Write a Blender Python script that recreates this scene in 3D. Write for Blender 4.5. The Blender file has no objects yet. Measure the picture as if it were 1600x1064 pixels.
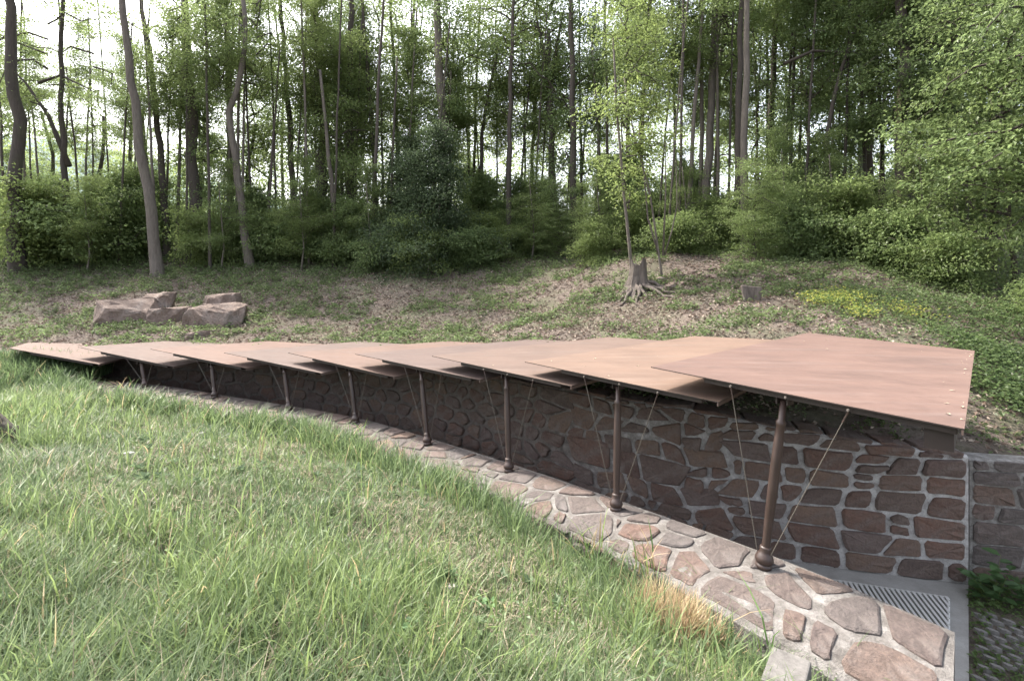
import bpy, math, random
import numpy as np
from mathutils import Vector, Matrix
R = math.radians
random.seed(7)
rng = np.random.default_rng(11)
S = bpy.context.scene
C = S.collection

# ------------------------------------------------------------------ camera, sky, sun, exposure
CZ = 4.0                                       # camera height above the passage floor
cam_d = bpy.data.cameras.new('camera')
cam_d.lens = 18.0; cam_d.sensor_width = 36.0
cam_d.shift_y = -102 / 1600.0
cam_d.clip_start = 0.05; cam_d.clip_end = 6000
cam = bpy.data.objects.new('camera', cam_d); C.objects.link(cam)
cam.location = (0, 0, CZ); cam.rotation_euler = (R(90), 0, 0)
S.camera = cam

SUN_AZ, SUN_EL = R(-52), R(54)                 # azimuth from +Y towards +X
world = bpy.data.worlds.new('World'); S.world = world
world.use_nodes = True
wn = world.node_tree.nodes; wl = world.node_tree.links
for n in list(wn): wn.remove(n)
wo = wn.new('ShaderNodeOutputWorld'); wb = wn.new('ShaderNodeBackground'); sk = wn.new('ShaderNodeTexSky')
sk.sky_type = 'NISHITA'; sk.sun_disc = False
sk.sun_elevation = SUN_EL; sk.sun_rotation = SUN_AZ
sk.air_density = 1.0; sk.dust_density = 5.0; sk.ozone_density = 1.0
wb.inputs['Strength'].default_value = 0.15
whs = wn.new('ShaderNodeHueSaturation'); whs.inputs['Saturation'].default_value = 0.45   # thin white haze over the blue
wl.new(sk.outputs[0], whs.inputs['Color']); wl.new(whs.outputs[0], wb.inputs[0]); wl.new(wb.outputs[0], wo.inputs[0])
sun_d = bpy.data.lights.new('sun', 'SUN'); sun_d.energy = 2.0; sun_d.angle = R(1.6); sun_d.color = (1.0, 0.93, 0.83)
sun = bpy.data.objects.new('sun', sun_d); C.objects.link(sun)
sdir = Vector((math.sin(SUN_AZ) * math.cos(SUN_EL), math.cos(SUN_AZ) * math.cos(SUN_EL), math.sin(SUN_EL)))
sun.rotation_euler = sdir.to_track_quat('Z', 'Y').to_euler(); sun.location = (0, 0, 40)
S.view_settings.view_transform = 'Standard'; S.view_settings.look = 'None'
S.view_settings.exposure = 2.15; S.view_settings.gamma = 1.0; S.view_settings.use_curve_mapping = False
S.render.engine = 'CYCLES'
S.cycles.max_bounces = 10; S.cycles.diffuse_bounces = 8; S.cycles.glossy_bounces = 2
S.cycles.transmission_bounces = 8; S.cycles.transparent_max_bounces = 4
S.cycles.sample_clamp_indirect = 8
S.cycles.use_denoising = True

# ------------------------------------------------------------------ helpers
F = 800.0
def W(u, v, d):                                # a sight line of the photograph at depth d (used only to measure)
    return np.array([(u - 800) / F * d, d, CZ + (430 - v) / F * d])

def mesh_np(name, V, faces, col=None, smooth=False):
    """faces: list of int arrays (n,k)."""
    me = bpy.data.meshes.new(name)
    V = np.asarray(V, dtype=np.float32)
    me.vertices.add(len(V)); me.vertices.foreach_set('co', V.ravel())
    faces = [np.asarray(f, dtype=np.int32) for f in faces if len(f)]
    idx = np.concatenate([f.ravel() for f in faces])
    tot = np.concatenate([np.full(len(f), f.shape[1], dtype=np.int32) for f in faces])
    start = np.concatenate([[0], np.cumsum(tot)[:-1]]).astype(np.int32)
    me.loops.add(len(idx)); me.loops.foreach_set('vertex_index', idx)
    me.polygons.add(len(tot)); me.polygons.foreach_set('loop_start', start); me.polygons.foreach_set('loop_total', tot)
    me.polygons.foreach_set('use_smooth', np.full(len(tot), bool(smooth)))
    me.update(calc_edges=True)
    if col is not None:
        a = me.color_attributes.new('Col', 'FLOAT_COLOR', 'POINT')
        c4 = np.ones((len(V), 4), dtype=np.float32); c4[:, :3] = col
        a.data.foreach_set('color', c4.ravel())
    return me

def ob(name, me, mat=None, parent=None, loc=None):
    o = bpy.data.objects.new(name, me); C.objects.link(o)
    if mat is not None and len(me.materials) == 0: me.materials.append(mat)
    if parent is not None: o.parent = parent
    if loc is not None: o.location = loc
    return o
def empty(name, loc=(0, 0, 0), rz=0):
    o = bpy.data.objects.new(name, None); C.objects.link(o); o.location = loc; o.rotation_euler = (0, 0, rz); return o
def tag(o, label=None, cat=None, group=None, kind=None):
    if label: o['label'] = label
    if cat: o['category'] = cat
    if group: o['group'] = group
    if kind: o['kind'] = kind
    return o

def tube_np(pts, rad, n=8, cap=True, wob=0.0, r=None):
    pts = np.asarray(pts, float); m = len(pts)
    T = np.gradient(pts, axis=0); T /= np.linalg.norm(T, axis=1)[:, None] + 1e-9
    up = np.array([0, 0, 1.0]) if abs(T[0, 2]) < .9 else np.array([1.0, 0, 0])
    V = []
    for i in range(m):
        a = np.cross(T[i], up); a /= np.linalg.norm(a) + 1e-9; b = np.cross(T[i], a)
        up = -np.cross(T[i], a) if False else up
        th = np.arange(n) * 2 * math.pi / n
        rr = rad[i] * (1 + (wob * (r.random(n) - .5) if wob else 0))
        V.append(pts[i] + (np.cos(th) * rr)[:, None] * a + (np.sin(th) * rr)[:, None] * b)
    V = np.concatenate(V)
    q = []
    for i in range(m - 1):
        j = np.arange(n); k = (j + 1) % n
        q.append(np.stack([i * n + j, i * n + k, (i + 1) * n + k, (i + 1) * n + j], 1))
    q = np.concatenate(q)
    t = np.zeros((0, 3), int)
    if cap:
        V = np.concatenate([V, pts[:1], pts[-1:]]); c0, c1 = len(V) - 2, len(V) - 1
        j = np.arange(n); k = (j + 1) % n
        t = np.concatenate([np.stack([k, j, np.full(n, c0)], 1), np.stack([(m - 1) * n + j, (m - 1) * n + k, np.full(n, c1)], 1)])
    return V, q, t
class MB:
    """collects pieces into one mesh"""
    def __init__(s): s.V = []; s.Q = []; s.T = []; s.n = 0; s.C = []
    def add(s, V, Q=None, T=None, col=None):
        V = np.asarray(V, float)
        if Q is not None and len(Q): s.Q.append(np.asarray(Q) + s.n)
        if T is not None and len(T): s.T.append(np.asarray(T) + s.n)
        s.V.append(V); s.n += len(V)
        if col is not None: s.C.append(np.broadcast_to(np.asarray(col, float), (len(V), 3)))
        return s
    def tube(s, pts, rad, n=8, cap=True, wob=0, r=None): return s.add(*tube_np(pts, rad, n, cap, wob, r))
    def box(s, c, hx, hy, hz, M=None):
        v = np.array([[x, y, z] for x in (-hx, hx) for y in (-hy, hy) for z in (-hz, hz)], float)
        if M is not None: v = v @ np.array(M).T
        return s.add(v + np.array(c), [[0, 1, 3, 2], [4, 6, 7, 5], [0, 4, 5, 1], [2, 3, 7, 6], [0, 2, 6, 4], [1, 5, 7, 3]])
    def mesh(s, name, smooth=False):
        f = []
        if s.Q: f.append(np.concatenate(s.Q))
        if s.T: f.append(np.concatenate(s.T))
        return mesh_np(name, np.concatenate(s.V), f, np.concatenate(s.C) if s.C else None, smooth)

_L = np.random.default_rng(5).random((64, 64))
def vnoise(x, y):
    x = np.asarray(x, float); y = np.asarray(y, float)
    xi = np.floor(x).astype(int); yi = np.floor(y).astype(int); fx = x - xi; fy = y - yi
    fx = fx * fx * (3 - 2 * fx); fy = fy * fy * (3 - 2 * fy)
    g = lambda a, b: _L[a % 64, b % 64]
    return (g(xi, yi) * (1 - fx) + g(xi + 1, yi) * fx) * (1 - fy) + (g(xi, yi + 1) * (1 - fx) + g(xi + 1, yi + 1) * fx) * fy
def fbm(x, y, o=3):
    s = 0; a = .5; t = 0
    for i in range(o): s = s + a * vnoise(x * 2 ** i + 17 * i, y * 2 ** i + 9 * i); t += a; a *= .5
    return s / t

# ------------------------------------------------------------------ materials
def mat(name):
    m = bpy.data.materials.new(name); m.use_nodes = True
    nt = m.node_tree; b = nt.nodes['Principled BSDF']; return m, nt, b
def nd(nt, t, **k):
    n = nt.nodes.new(t)
    for a, v in k.items(): setattr(n, a, v)
    return n
def ramp(nt, fac, stops):
    r = nd(nt, 'ShaderNodeValToRGB'); e = r.color_ramp.elements
    e[0].position, e[0].color = stops[0][0], (*stops[0][1], 1); e[1].position, e[1].color = stops[-1][0], (*stops[-1][1], 1)
    for p, c in stops[1:-1]:
        x = e.new(p); x.color = (*c, 1)
    nt.links.new(fac, r.inputs[0]); return r.outputs[0]
def noise(nt, scale, detail=5, rough=.6, coord='Object', sc=None):
    tc = nd(nt, 'ShaderNodeTexCoord'); n = nd(nt, 'ShaderNodeTexNoise')
    n.inputs['Scale'].default_value = scale; n.inputs['Detail'].default_value = detail; n.inputs['Roughness'].default_value = rough
    if sc:
        mp = nd(nt, 'ShaderNodeMapping'); mp.inputs['Scale'].default_value = sc
        nt.links.new(tc.outputs[coord], mp.inputs[0]); nt.links.new(mp.outputs[0], n.inputs['Vector'])
    else: nt.links.new(tc.outputs[coord], n.inputs['Vector'])
    return n.outputs[0]
def mix(nt, f, a, b, mode='MIX'):
    m = nd(nt, 'ShaderNodeMix', data_type='RGBA', blend_type=mode)
    for s, v in ((m.inputs[0], f), (m.inputs[6], a), (m.inputs[7], b)):
        if isinstance(v, (int, float)): s.default_value = v
        elif isinstance(v, tuple): s.default_value = (*v, 1)
        else: nt.links.new(v, s)
    return m.outputs[2]
def math_(nt, op, a, b=0.5):
    m = nd(nt, 'ShaderNodeMath', operation=op)
    for s, v in ((m.inputs[0], a), (m.inputs[1], b)):
        if isinstance(v, (int, float)): s.default_value = v
        else: nt.links.new(v, s)
    return m.outputs[0]
def bump(nt, b, h, strength=.4, dist=.02):
    bm = nd(nt, 'ShaderNodeBump'); bm.inputs['Strength'].default_value = strength; bm.inputs['Distance'].default_value = dist
    nt.links.new(h, bm.inputs['Height']); nt.links.new(bm.outputs[0], b.inputs['Normal'])

def make_stone(name, light=1.0, salt=True, grey=False):
    m, nt, b = mat(name)
    oi = nd(nt, 'ShaderNodeObjectInfo')
    k = light
    base = ramp(nt, oi.outputs['Random'], [(0, (.11*k, .062*k, .05*k)), (.2, (.23*k, .125*k, .09*k)), (.4, (.125*k, .09*k, .078*k)), (.6, (.26*k, .165*k, .115*k)), (.8, (.15*k, .09*k, .075*k)), (1, (.20*k, .15*k, .135*k))])
    n1 = noise(nt, 5, 8, .7, 'Object'); n2 = noise(nt, 28, 5, .7, 'Object')
    c = mix(nt, ramp(nt, n1, [(.35, (0, 0, 0)), (.7, (1, 1, 1))]), base, (.20*k, .145*k, .12*k))
    c = mix(nt, .75, c, ramp(nt, n2, [(.25, (.45, .45, .45)), (.6, (1, 1, 1)), (.8, (1.35, 1.3, 1.25))]), 'MULTIPLY')
    if grey:
        wn_ = nd(nt, 'ShaderNodeTexWhiteNoise', noise_dimensions='1D'); nt.links.new(oi.outputs['Random'], wn_.inputs['W'])
        c = mix(nt, wn_.outputs['Value'], c, (.135*k, .118*k, .112*k))
        n4 = noise(nt, 12, 10, .8); c = mix(nt, .9, c, ramp(nt, n4, [(.32, (.5, .48, .46)), (.5, (.95, .95, .95)), (.68, (1.35, 1.33, 1.3))]), 'MULTIPLY')
    if salt:   # pale lime bloom washed out of the joints
        n3 = noise(nt, 2.2, 9, .75, 'Object')
        g = ramp(nt, n3, [(.54, (0, 0, 0)), (.74, (.55, .55, .55))])
        c = mix(nt, g, c, (.30*k, .27*k, .25*k))
    nt.links.new(c, b.inputs['Base Color']); b.inputs['Roughness'].default_value = .85
    bump(nt, b, mix(nt, .5, n1, n2), 1.0, .05)
    return m
M_stone = make_stone('stone', .70)
M_rock = make_stone('rock', .70, True, True)
M_mortar, nt, b = mat('mortar')
n1 = noise(nt, 9, 8, .7); n2 = noise(nt, 50, 4, .7)
c = ramp(nt, n1, [(.3, (.12, .11, .10)), (.5, (.22, .205, .19)), (.66, (.36, .345, .33))])
c = mix(nt, .6, c, ramp(nt, n2, [(.3, (.6, .6, .6)), (.7, (1.1, 1.1, 1.1))]), 'MULTIPLY')
nt.links.new(c, b.inputs['Base Color']); b.inputs['Roughness'].default_value = .95; bump(nt, b, mix(nt, .5, n1, n2), 1.0, .04)

# mortar of the long wall: brown, with shade under the roof painted in dark, washed pale towards its open end
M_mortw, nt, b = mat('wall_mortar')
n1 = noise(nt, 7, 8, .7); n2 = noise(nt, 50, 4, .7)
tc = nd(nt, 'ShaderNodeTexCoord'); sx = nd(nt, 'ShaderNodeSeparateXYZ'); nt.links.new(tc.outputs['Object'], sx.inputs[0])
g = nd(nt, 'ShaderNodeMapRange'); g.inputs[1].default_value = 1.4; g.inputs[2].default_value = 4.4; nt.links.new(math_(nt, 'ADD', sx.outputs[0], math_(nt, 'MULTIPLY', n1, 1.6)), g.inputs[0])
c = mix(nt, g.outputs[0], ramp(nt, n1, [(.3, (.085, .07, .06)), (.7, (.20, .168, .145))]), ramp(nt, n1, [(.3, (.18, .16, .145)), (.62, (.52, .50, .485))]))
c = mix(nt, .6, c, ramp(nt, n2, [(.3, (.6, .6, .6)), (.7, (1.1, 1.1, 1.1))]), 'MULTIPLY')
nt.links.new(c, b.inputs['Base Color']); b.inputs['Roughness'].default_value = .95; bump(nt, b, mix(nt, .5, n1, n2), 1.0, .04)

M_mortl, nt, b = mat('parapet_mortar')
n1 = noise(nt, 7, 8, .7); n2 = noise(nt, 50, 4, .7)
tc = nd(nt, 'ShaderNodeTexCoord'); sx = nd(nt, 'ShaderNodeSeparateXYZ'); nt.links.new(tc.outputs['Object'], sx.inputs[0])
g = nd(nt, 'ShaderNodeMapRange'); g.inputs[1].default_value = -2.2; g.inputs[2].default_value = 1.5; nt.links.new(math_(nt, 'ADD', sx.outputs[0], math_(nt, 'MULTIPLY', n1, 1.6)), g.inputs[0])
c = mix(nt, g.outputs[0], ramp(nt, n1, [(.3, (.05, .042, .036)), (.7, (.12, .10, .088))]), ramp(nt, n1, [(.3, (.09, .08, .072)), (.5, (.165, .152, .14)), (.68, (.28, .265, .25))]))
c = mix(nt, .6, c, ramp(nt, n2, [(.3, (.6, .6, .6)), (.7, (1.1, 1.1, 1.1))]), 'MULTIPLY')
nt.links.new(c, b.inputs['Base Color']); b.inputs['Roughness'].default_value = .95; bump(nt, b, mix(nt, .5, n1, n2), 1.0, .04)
M_conc, nt, b = mat('concrete')
n1 = noise(nt, 3, 8, .65); n2 = noise(nt, 60, 3, .6)
c = ramp(nt, n1, [(.3, (.22, .21, .195)), (.7, (.34, .33, .31))])
c = mix(nt, .5, c, ramp(nt, n2, [(.3, (.7, .7, .7)), (.7, (1.05, 1.05, 1.05))]), 'MULTIPLY')
nt.links.new(c, b.inputs['Base Color']); b.inputs['Roughness'].default_value = .9; bump(nt, b, n2, .4, .005)

def make_rust(name, cols, rough=.55, vary=None):
    m, nt, b = mat(name)
    oi = nd(nt, 'ShaderNodeObjectInfo')
    n1 = noise(nt, .9, 7, .6, 'Object', (1, 2.2, 1)); n2 = noise(nt, 120, 3, .7); n3 = noise(nt, 5, 8, .7, 'Object', (1, 1.5, 1))
    c = ramp(nt, n1, cols)
    c = mix(nt, .55, c, ramp(nt, n3, [(.3, (.78, .76, .76)), (.7, (1.18, 1.16, 1.14))]), 'MULTIPLY')
    c = mix(nt, .6, c, ramp(nt, n2, [(.3, (.8, .78, .76)), (.7, (1.12, 1.1, 1.1))]), 'MULTIPLY')
    if vary:
        c = mix(nt, math_(nt, 'MULTIPLY', n1, .5), c, vary)
        st = noise(nt, 1.1, 6, .75, 'Object', (.35, 5, 1))       # long wash marks and water stains
        c = mix(nt, ramp(nt, st, [(.52, (0, 0, 0)), (.7, (.5, .5, .5))]), c, (.155, .13, .118))
        st2 = noise(nt, 2.3, 9, .8, 'Object')
        c = mix(nt, ramp(nt, st2, [(.56, (0, 0, 0)), (.68, (.25, .25, .25))]), c, (.06, .043, .038))
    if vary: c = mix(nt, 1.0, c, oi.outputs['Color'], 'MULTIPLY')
    nt.links.new(c, b.inputs['Base Color'])
    nt.links.new(ramp(nt, n3, [(.3, (rough - .1,) * 3), (.7, (rough + .15,) * 3)]), b.inputs['Roughness'])
    b.inputs['Metallic'].default_value = 0.0
    if vary: b.inputs['Specular IOR Level'].default_value = .3
    bump(nt, b, n2, .12, .003)
    return m
M_rust = make_rust('weathered_steel', [(.3, (.078, .056, .049)), (.5, (.102, .071, .061)), (.72, (.125, .088, .074))], .72, (.15, .104, .08))
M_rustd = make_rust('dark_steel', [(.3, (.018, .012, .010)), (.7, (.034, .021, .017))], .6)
M_post = make_rust('post_steel', [(.3, (.032, .020, .016)), (.7, (.058, .035, .028))], .45)
M_cable, nt, b = mat('cable_steel'); b.inputs['Base Color'].default_value = (.13, .115, .095, 1); b.inputs['Metallic'].default_value = .3; b.inputs['Roughness'].default_value = .5
M_bolt, nt, b = mat('bolt_steel'); b.inputs['Base Color'].default_value = (.22, .19, .17, 1); b.inputs['Metallic'].default_value = .5; b.inputs['Roughness'].default_value = .4

def make_leaf(name, trans=.45, tint=.25, tintc=(.13, .17, .03), rough=.45, spec=.3):
    m, nt, b = mat(name)
    at = nd(nt, 'ShaderNodeVertexColor'); at.layer_name = 'Col'
    oi = nd(nt, 'ShaderNodeObjectInfo')
    c = mix(nt, math_(nt, 'MULTIPLY', oi.outputs['Random'], tint), at.outputs[0], tintc)
    nt.links.new(c, b.inputs['Base Color']); b.inputs['Roughness'].default_value = rough
    b.inputs['Specular IOR Level'].default_value = spec
    tr = nd(nt, 'ShaderNodeBsdfTranslucent')
    hs = nd(nt, 'ShaderNodeHueSaturation'); hs.inputs['Saturation'].default_value = .95; hs.inputs['Value'].default_value = 1.5
    nt.links.new(c, hs.inputs['Color']); nt.links.new(hs.outputs[0], tr.inputs[0])
    mx = nd(nt, 'ShaderNodeMixShader'); mx.inputs[0].default_value = trans
    out = nt.nodes['Material Output']
    nt.links.new(b.outputs[0], mx.inputs[1]); nt.links.new(tr.outputs[0], mx.inputs[2]); nt.links.new(mx.outputs[0], out.inputs[0])
    return m
M_leaf = make_leaf('leaves', .55, .3, (.17, .21, .05))
M_grass = make_leaf('grass_blades', .4, 0)
M_litter = make_leaf('dead_leaves', .15, 0, rough=.8, spec=.1)

def make_bark(name, a, b_, moss=.3):
    m, nt, b = mat(name)
    oi = nd(nt, 'ShaderNodeObjectInfo')
    n1 = noise(nt, 3, 8, .7, 'Object', (4, 4, .7)); n2 = noise(nt, 1.3, 5, .6)
    c = ramp(nt, n1, [(.3, a), (.7, b_)])
    c = mix(nt, ramp(nt, n2, [(.5, (0, 0, 0)), (.75, (moss,) * 3)]), c, (.07, .085, .03))
    c = mix(nt, math_(nt, 'MULTIPLY', oi.outputs['Random'], .3), c, (.14, .115, .10))
    nt.links.new(c, b.inputs['Base Color']); b.inputs['Roughness'].default_value = .95; bump(nt, b, n1, 1, .05)
    return m
M_bark = make_bark('dark_bark', (.03, .024, .02), (.075, .06, .05))
M_barkl = make_bark('grey_bark', (.07, .058, .048), (.17, .145, .122), .2)
M_wood = make_bark('old_wood', (.04, .032, .027), (.15, .122, .102), .1)

M_ground, nt, b = mat('forest_soil')
n1 = noise(nt, .6, 6, .6); n2 = noise(nt, 9, 8, .75); n3 = noise(nt, 40, 5, .8)
c = ramp(nt, n2, [(.3, (.07, .053, .043)), (.5, (.125, .097, .08)), (.7, (.20, .162, .135))])
c = mix(nt, ramp(nt, n1, [(.45, (0, 0, 0)), (.62, (.55, .55, .55))]), c, (.085, .11, .045))
c = mix(nt, .8, c, ramp(nt, n3, [(.3, (.45, .45, .45)), (.65, (1.2, 1.18, 1.15))]), 'MULTIPLY')
nt.links.new(c, b.inputs['Base Color']); b.inputs['Roughness'].default_value = 1; bump(nt, b, mix(nt, .5, n2, n3), 1, .06)
M_soil, nt, b = mat('grass_soil')
n2 = noise(nt, 14, 8, .75)
c = ramp(nt, n2, [(.3, (.035, .036, .02)), (.5, (.06, .06, .035)), (.7, (.13, .11, .075))])
nt.links.new(c, b.inputs['Base Color']); b.inputs['Roughness'].default_value = 1; bump(nt, b, n2, 1, .04)

# ------------------------------------------------------------------ lines of the place, in metres
class Curve:
    def __init__(s, pts, n=24):
        P = np.array(pts, float); P = np.vstack([2 * P[0] - P[1], P, 2 * P[-1] - P[-2]])
        out = []
        for i in range(1, len(P) - 2):
            for t in np.linspace(0, 1, n, endpoint=False):
                a, b_, c_, d = P[i - 1:i + 3]
                out.append(.5 * ((2 * b_) + (-a + c_) * t + (2 * a - 5 * b_ + 4 * c_ - d) * t * t + (-a + 3 * b_ - 3 * c_ + d) * t ** 3))
        out.append(P[-2]); s.p = np.array(out)
        s.l = np.concatenate([[0], np.cumsum(np.linalg.norm(np.diff(s.p[:, :2], axis=0), axis=1))]); s.len = s.l[-1]
        t = np.gradient(s.p[:, :2], axis=0); t /= np.linalg.norm(t, axis=1)[:, None]
        s.t = t; s.nrm = np.stack([-t[:, 1], t[:, 0]], 1)         # left of travel
    def at(s, q):
        q = np.asarray(q, float)
        f = lambda A: np.stack([np.interp(q, s.l, A[:, k]) for k in range(A.shape[1])], -1)
        return f(s.p), f(s.nrm)
    def extend(s, q, w, z):
        p, n = s.at(q); return np.stack([p[..., 0] + n[..., 0] * w, p[..., 1] + n[..., 1] * w, z], -1)
    def sd(s, x, y):
        """signed distance (positive left of travel) and nearest arc length"""
        x = np.asarray(x); y = np.asarray(y); sh = x.shape; q = np.stack([x.ravel(), y.ravel()], 1)
        A = s.p[::3, :2]; N = s.nrm[::3]; L = s.l[::3]; out = np.zeros(len(q)); arc = np.zeros(len(q))
        for k in range(0, len(q), 20000):
            dd = q[k:k + 20000, None, :] - A[None]; i = (dd ** 2).sum(2).argmin(1); r_ = np.arange(len(i))
            out[k:k + 20000] = np.sign((dd[r_, i] * N[i]).sum(1)) * np.sqrt((dd[r_, i] ** 2).sum(1)); arc[k:k + 20000] = L[i]
        return out.reshape(sh), arc.reshape(sh)

# posts: foot (u, v, H below camera) as surveyed from the photograph
foot = [(1193, 886, 2.66), (962.5, 797, 2.80), (795, 737, 2.88), (668, 695, 2.90), (556, 661, 2.86), (452, 641, 2.80), (336, 622, 2.74), (227, 605, 2.66)]
head = [(1226, 612), (966, 594), (791, 582), (657, 574), (546, 574), (443, 571), (330, 565), (220, 562)]
FT = [W(u, v, F * h / (v - 430)) for u, v, h in foot]
# parapet line runs from the entrance (right, near) to the far end (left); travel order right -> left
ledge = Curve([(4.6, 1.7, 1.34), (3.55, 3.05, 1.34), (2.95, 3.85, 1.34)] + [tuple(p) for p in FT] + [(-10.7, 12.35, 1.42), (-12.8, 12.5, 1.5)])
# travelling right->left the left-hand normal points to the camera side
wall = Curve([(5.92, 6.64), (4.3, 7.04), (2.75, 7.6), (1.3, 8.55), (0.0, 9.65), (-1.4, 10.75), (-3.2, 11.9), (-5.2, 12.85), (-7.3, 13.6), (-9.5, 14.1), (-12.5, 14.3)])
wall.p = np.hstack([wall.p, np.zeros((len(wall.p), 1))])
def wall_top(s): return np.interp(s, [0, 1.5, 3.5, 6, 9, 14, 22], [1.66, 1.78, 2.0, 2.02, 1.98, 1.9, 1.85])
side = Curve([(6.02, 6.70), (7.2, 6.45), (9.0, 6.2), (14, 6.0)])    # the wall that goes on to the right

def tps(pts):
    P = np.array(pts, float); n = len(P); X = P[:, :2]
    d = np.linalg.norm(X[:, None] - X[None], axis=2); K = np.where(d > 0, d * d * np.log(d + 1e-12), 0) + np.eye(n) * .3
    A = np.zeros((n + 3, n + 3)); A[:n, :n] = K; A[:n, n] = 1; A[:n, n + 1:] = X; A[n, :n] = 1; A[n + 1:, :n] = X.T
    w = np.linalg.solve(A, np.concatenate([P[:, 2], [0, 0, 0]]))
    def f(x, y):
        x = np.asarray(x, float); y = np.asarray(y, float)
        r = w[n] + w[n + 1] * x + w[n + 2] * y
        for i in range(n):
            d2 = (x - X[i, 0]) ** 2 + (y - X[i, 1]) ** 2; r = r + w[i] * .5 * d2 * np.log(d2 + 1e-12)
        return r
    return f
hp = [(50, 545, 15), (50, 505, 18.5), (50, 460, 22), (50, 425, 25), (50, 405, 28),
      (300, 536, 15.8), (300, 500, 18.5), (300, 455, 21.8), (300, 405, 27.5), (550, 536, 14.8), (550, 500, 17.6), (550, 450, 21.5), (550, 405, 27),
      (800, 536, 13.2), (800, 500, 15.8), (800, 450, 19.8), (800, 405, 25), (1000, 535, 11.6), (1000, 490, 14), (1000, 440, 17.5), (1000, 400, 22),
      (1150, 530, 10.6), (1150, 470, 13.3), (1150, 420, 17), (1150, 395, 21), (1300, 530, 9.9), (1300, 480, 12), (1300, 440, 14.5), (1300, 400, 18.5),
      (1450, 535, 9.8), (1450, 470, 12.5), (1450, 420, 16.5), (1560, 690, 7.3), (1560, 630, 8.2), (1560, 560, 9.6), (1600, 480, 12.4), (1600, 420, 17), (1800, 700, 7.4), (1800, 560, 9.6), (1800, 430, 16)]
hc = [tuple(W(*p)) for p in hp]
hc += [(-30, 22, 3.2), (-40, 30, 5), (30, 20, 5.2), (40, 30, 7), (-30, 34, 6), (-12, 34, 6.1), (0, 34, 6.5), (14, 32, 6.8), (26, 34, 7.2)]
for s_ in (0.5, 3, 6, 9, 12, 16, 20):
    p = wall.extend(s_, -.35, wall_top(s_) - .02); hc.append(tuple(p))
hill_raw = tps(hc)
def hill_z(x, y):
    z = hill_raw(x, y)
    far = np.clip((y - 34) / 25, 0, 1); far = far * far * (3 - 2 * far)
    z = z * (1 - far) + (2.0) * far
    z = z + .55 * np.exp(-((x - 5.2) ** 2 / 9 + (y - 18.6) ** 2 / 3.5)) + .25 * np.exp(-((x - 9.5) ** 2 / 5 + (y - 15.5) ** 2 / 3))
    return z + (fbm(x * .9, y * .9) - .5) * .30 + (fbm(x * 3.1, y * 3.1) - .5) * .08
bp = [(0, 1064, 2.1), (800, 1064, 2.15), (400, 1064, 2.1)]
bc = [(0, 0, 2.38), (-2, -2, 2.6), (2, -1, 2.1), (-3.2, 2.3, 2.22), (2.4, 1.6, 1.35), (1.2, 3.2, 1.45), (0, 2.2, 2.0), (-1.5, 2.1, 2.12)]
bc += [tuple(W(u, v, d)) for u, v, d in [(0, 800, 4.1), (300, 800, 4.5), (600, 800, 5.2), (0, 660, 8.2), (200, 680, 7.9), (450, 720, 6.9), (750, 880, 4.55), (600, 950, 3.25), (900, 1000, 3.35), (0, 586, 12.5), (90, 592, 12.5), (-300, 592, 12.6), (-300, 700, 7)]]
for s_ in np.arange(1.5, ledge.len, 1.3):
    p = ledge.extend(s_, .88, 0); z = ledge.at(s_)[0][2]
    dr = .46 if s_ < 3.4 else (.32 if s_ < 6.5 else .16)
    bc.append((p[0], p[1], z - dr))
bank_raw = tps(bc)
def bank_z(x, y):
    return bank_raw(x, y) + (fbm(x * 1.3 + 5, y * 1.3) - .5) * .10 + (fbm(x * 5, y * 5) - .5) * .03

# ------------------------------------------------------------------ ground
xs = np.unique(np.concatenate([np.arange(-70, -18, 1.5), np.arange(-18, 12, .2), np.arange(12, 72, 1.5)]).round(3))
ys = np.unique(np.concatenate([np.arange(-12, -2, 1.0), np.arange(-2, 22, .2), np.arange(22, 40, .6), np.arange(40, 96, 2)]).round(3))
GX, GY = np.meshgrid(xs, ys)
sw, aw = wall.sd(GX, GY); sl, al = ledge.sd(GX, GY); ss, as_ = side.sd(GX, GY)
# hill side of the wall: right-hand side of travel => sw<0 ; the side wall travels left->right: hill is on its left
def regions(x, y):
    sw, aw = wall.sd(x, y); sl, al = ledge.sd(x, y); ss, as_ = side.sd(x, y)
    hill = np.where(x > 5.97, ss > .22, sw < -.22)
    left = x < -11.5
    bank = (sl > .45) & (al > .01)
    return hill, bank, left, sw, sl
hillm, bankm, leftm, swm, slm = regions(GX, GY)
HZ, BZ = hill_z(GX, GY), bank_z(GX, GY)
GZ = np.where(hillm, HZ, np.where(bankm, BZ, -.03))
# far left the passage runs out into the slope: blend bank and hill
tb = np.clip((slm + .3) / 1.6, 0, 1); tl = np.clip((-11.2 - GX) / 1.2, 0, 1)
blend = HZ * (1 - tb) + BZ * tb
GZ = np.where(GX < -11.2, np.where(hillm, HZ, np.where(bankm, np.where(tl > 0, BZ * (1 - tl) + blend * tl, BZ), GZ * (1 - tl) + blend * tl)), GZ)
ny, nx = GX.shape
V = np.stack([GX.ravel(), GY.ravel(), GZ.ravel()], 1)
ii = (np.arange(ny - 1)[:, None] * nx + np.arange(nx - 1)[None]).ravel()
Q = np.stack([ii, ii + 1, ii + 1 + nx, ii + nx], 1)
me = mesh_np('ground', V, [Q], smooth=True); me.materials.append(M_ground); me.materials.append(M_soil)
cx = V[Q].mean(1); _s, _a = ledge.sd(cx[:, 0], cx[:, 1])
mi = ((_s > .3) & (cx[:, 1] < 13)).astype(np.int32); me.polygons.foreach_set('material_index', mi)
tag(ob('ground', me), kind='structure')
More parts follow.
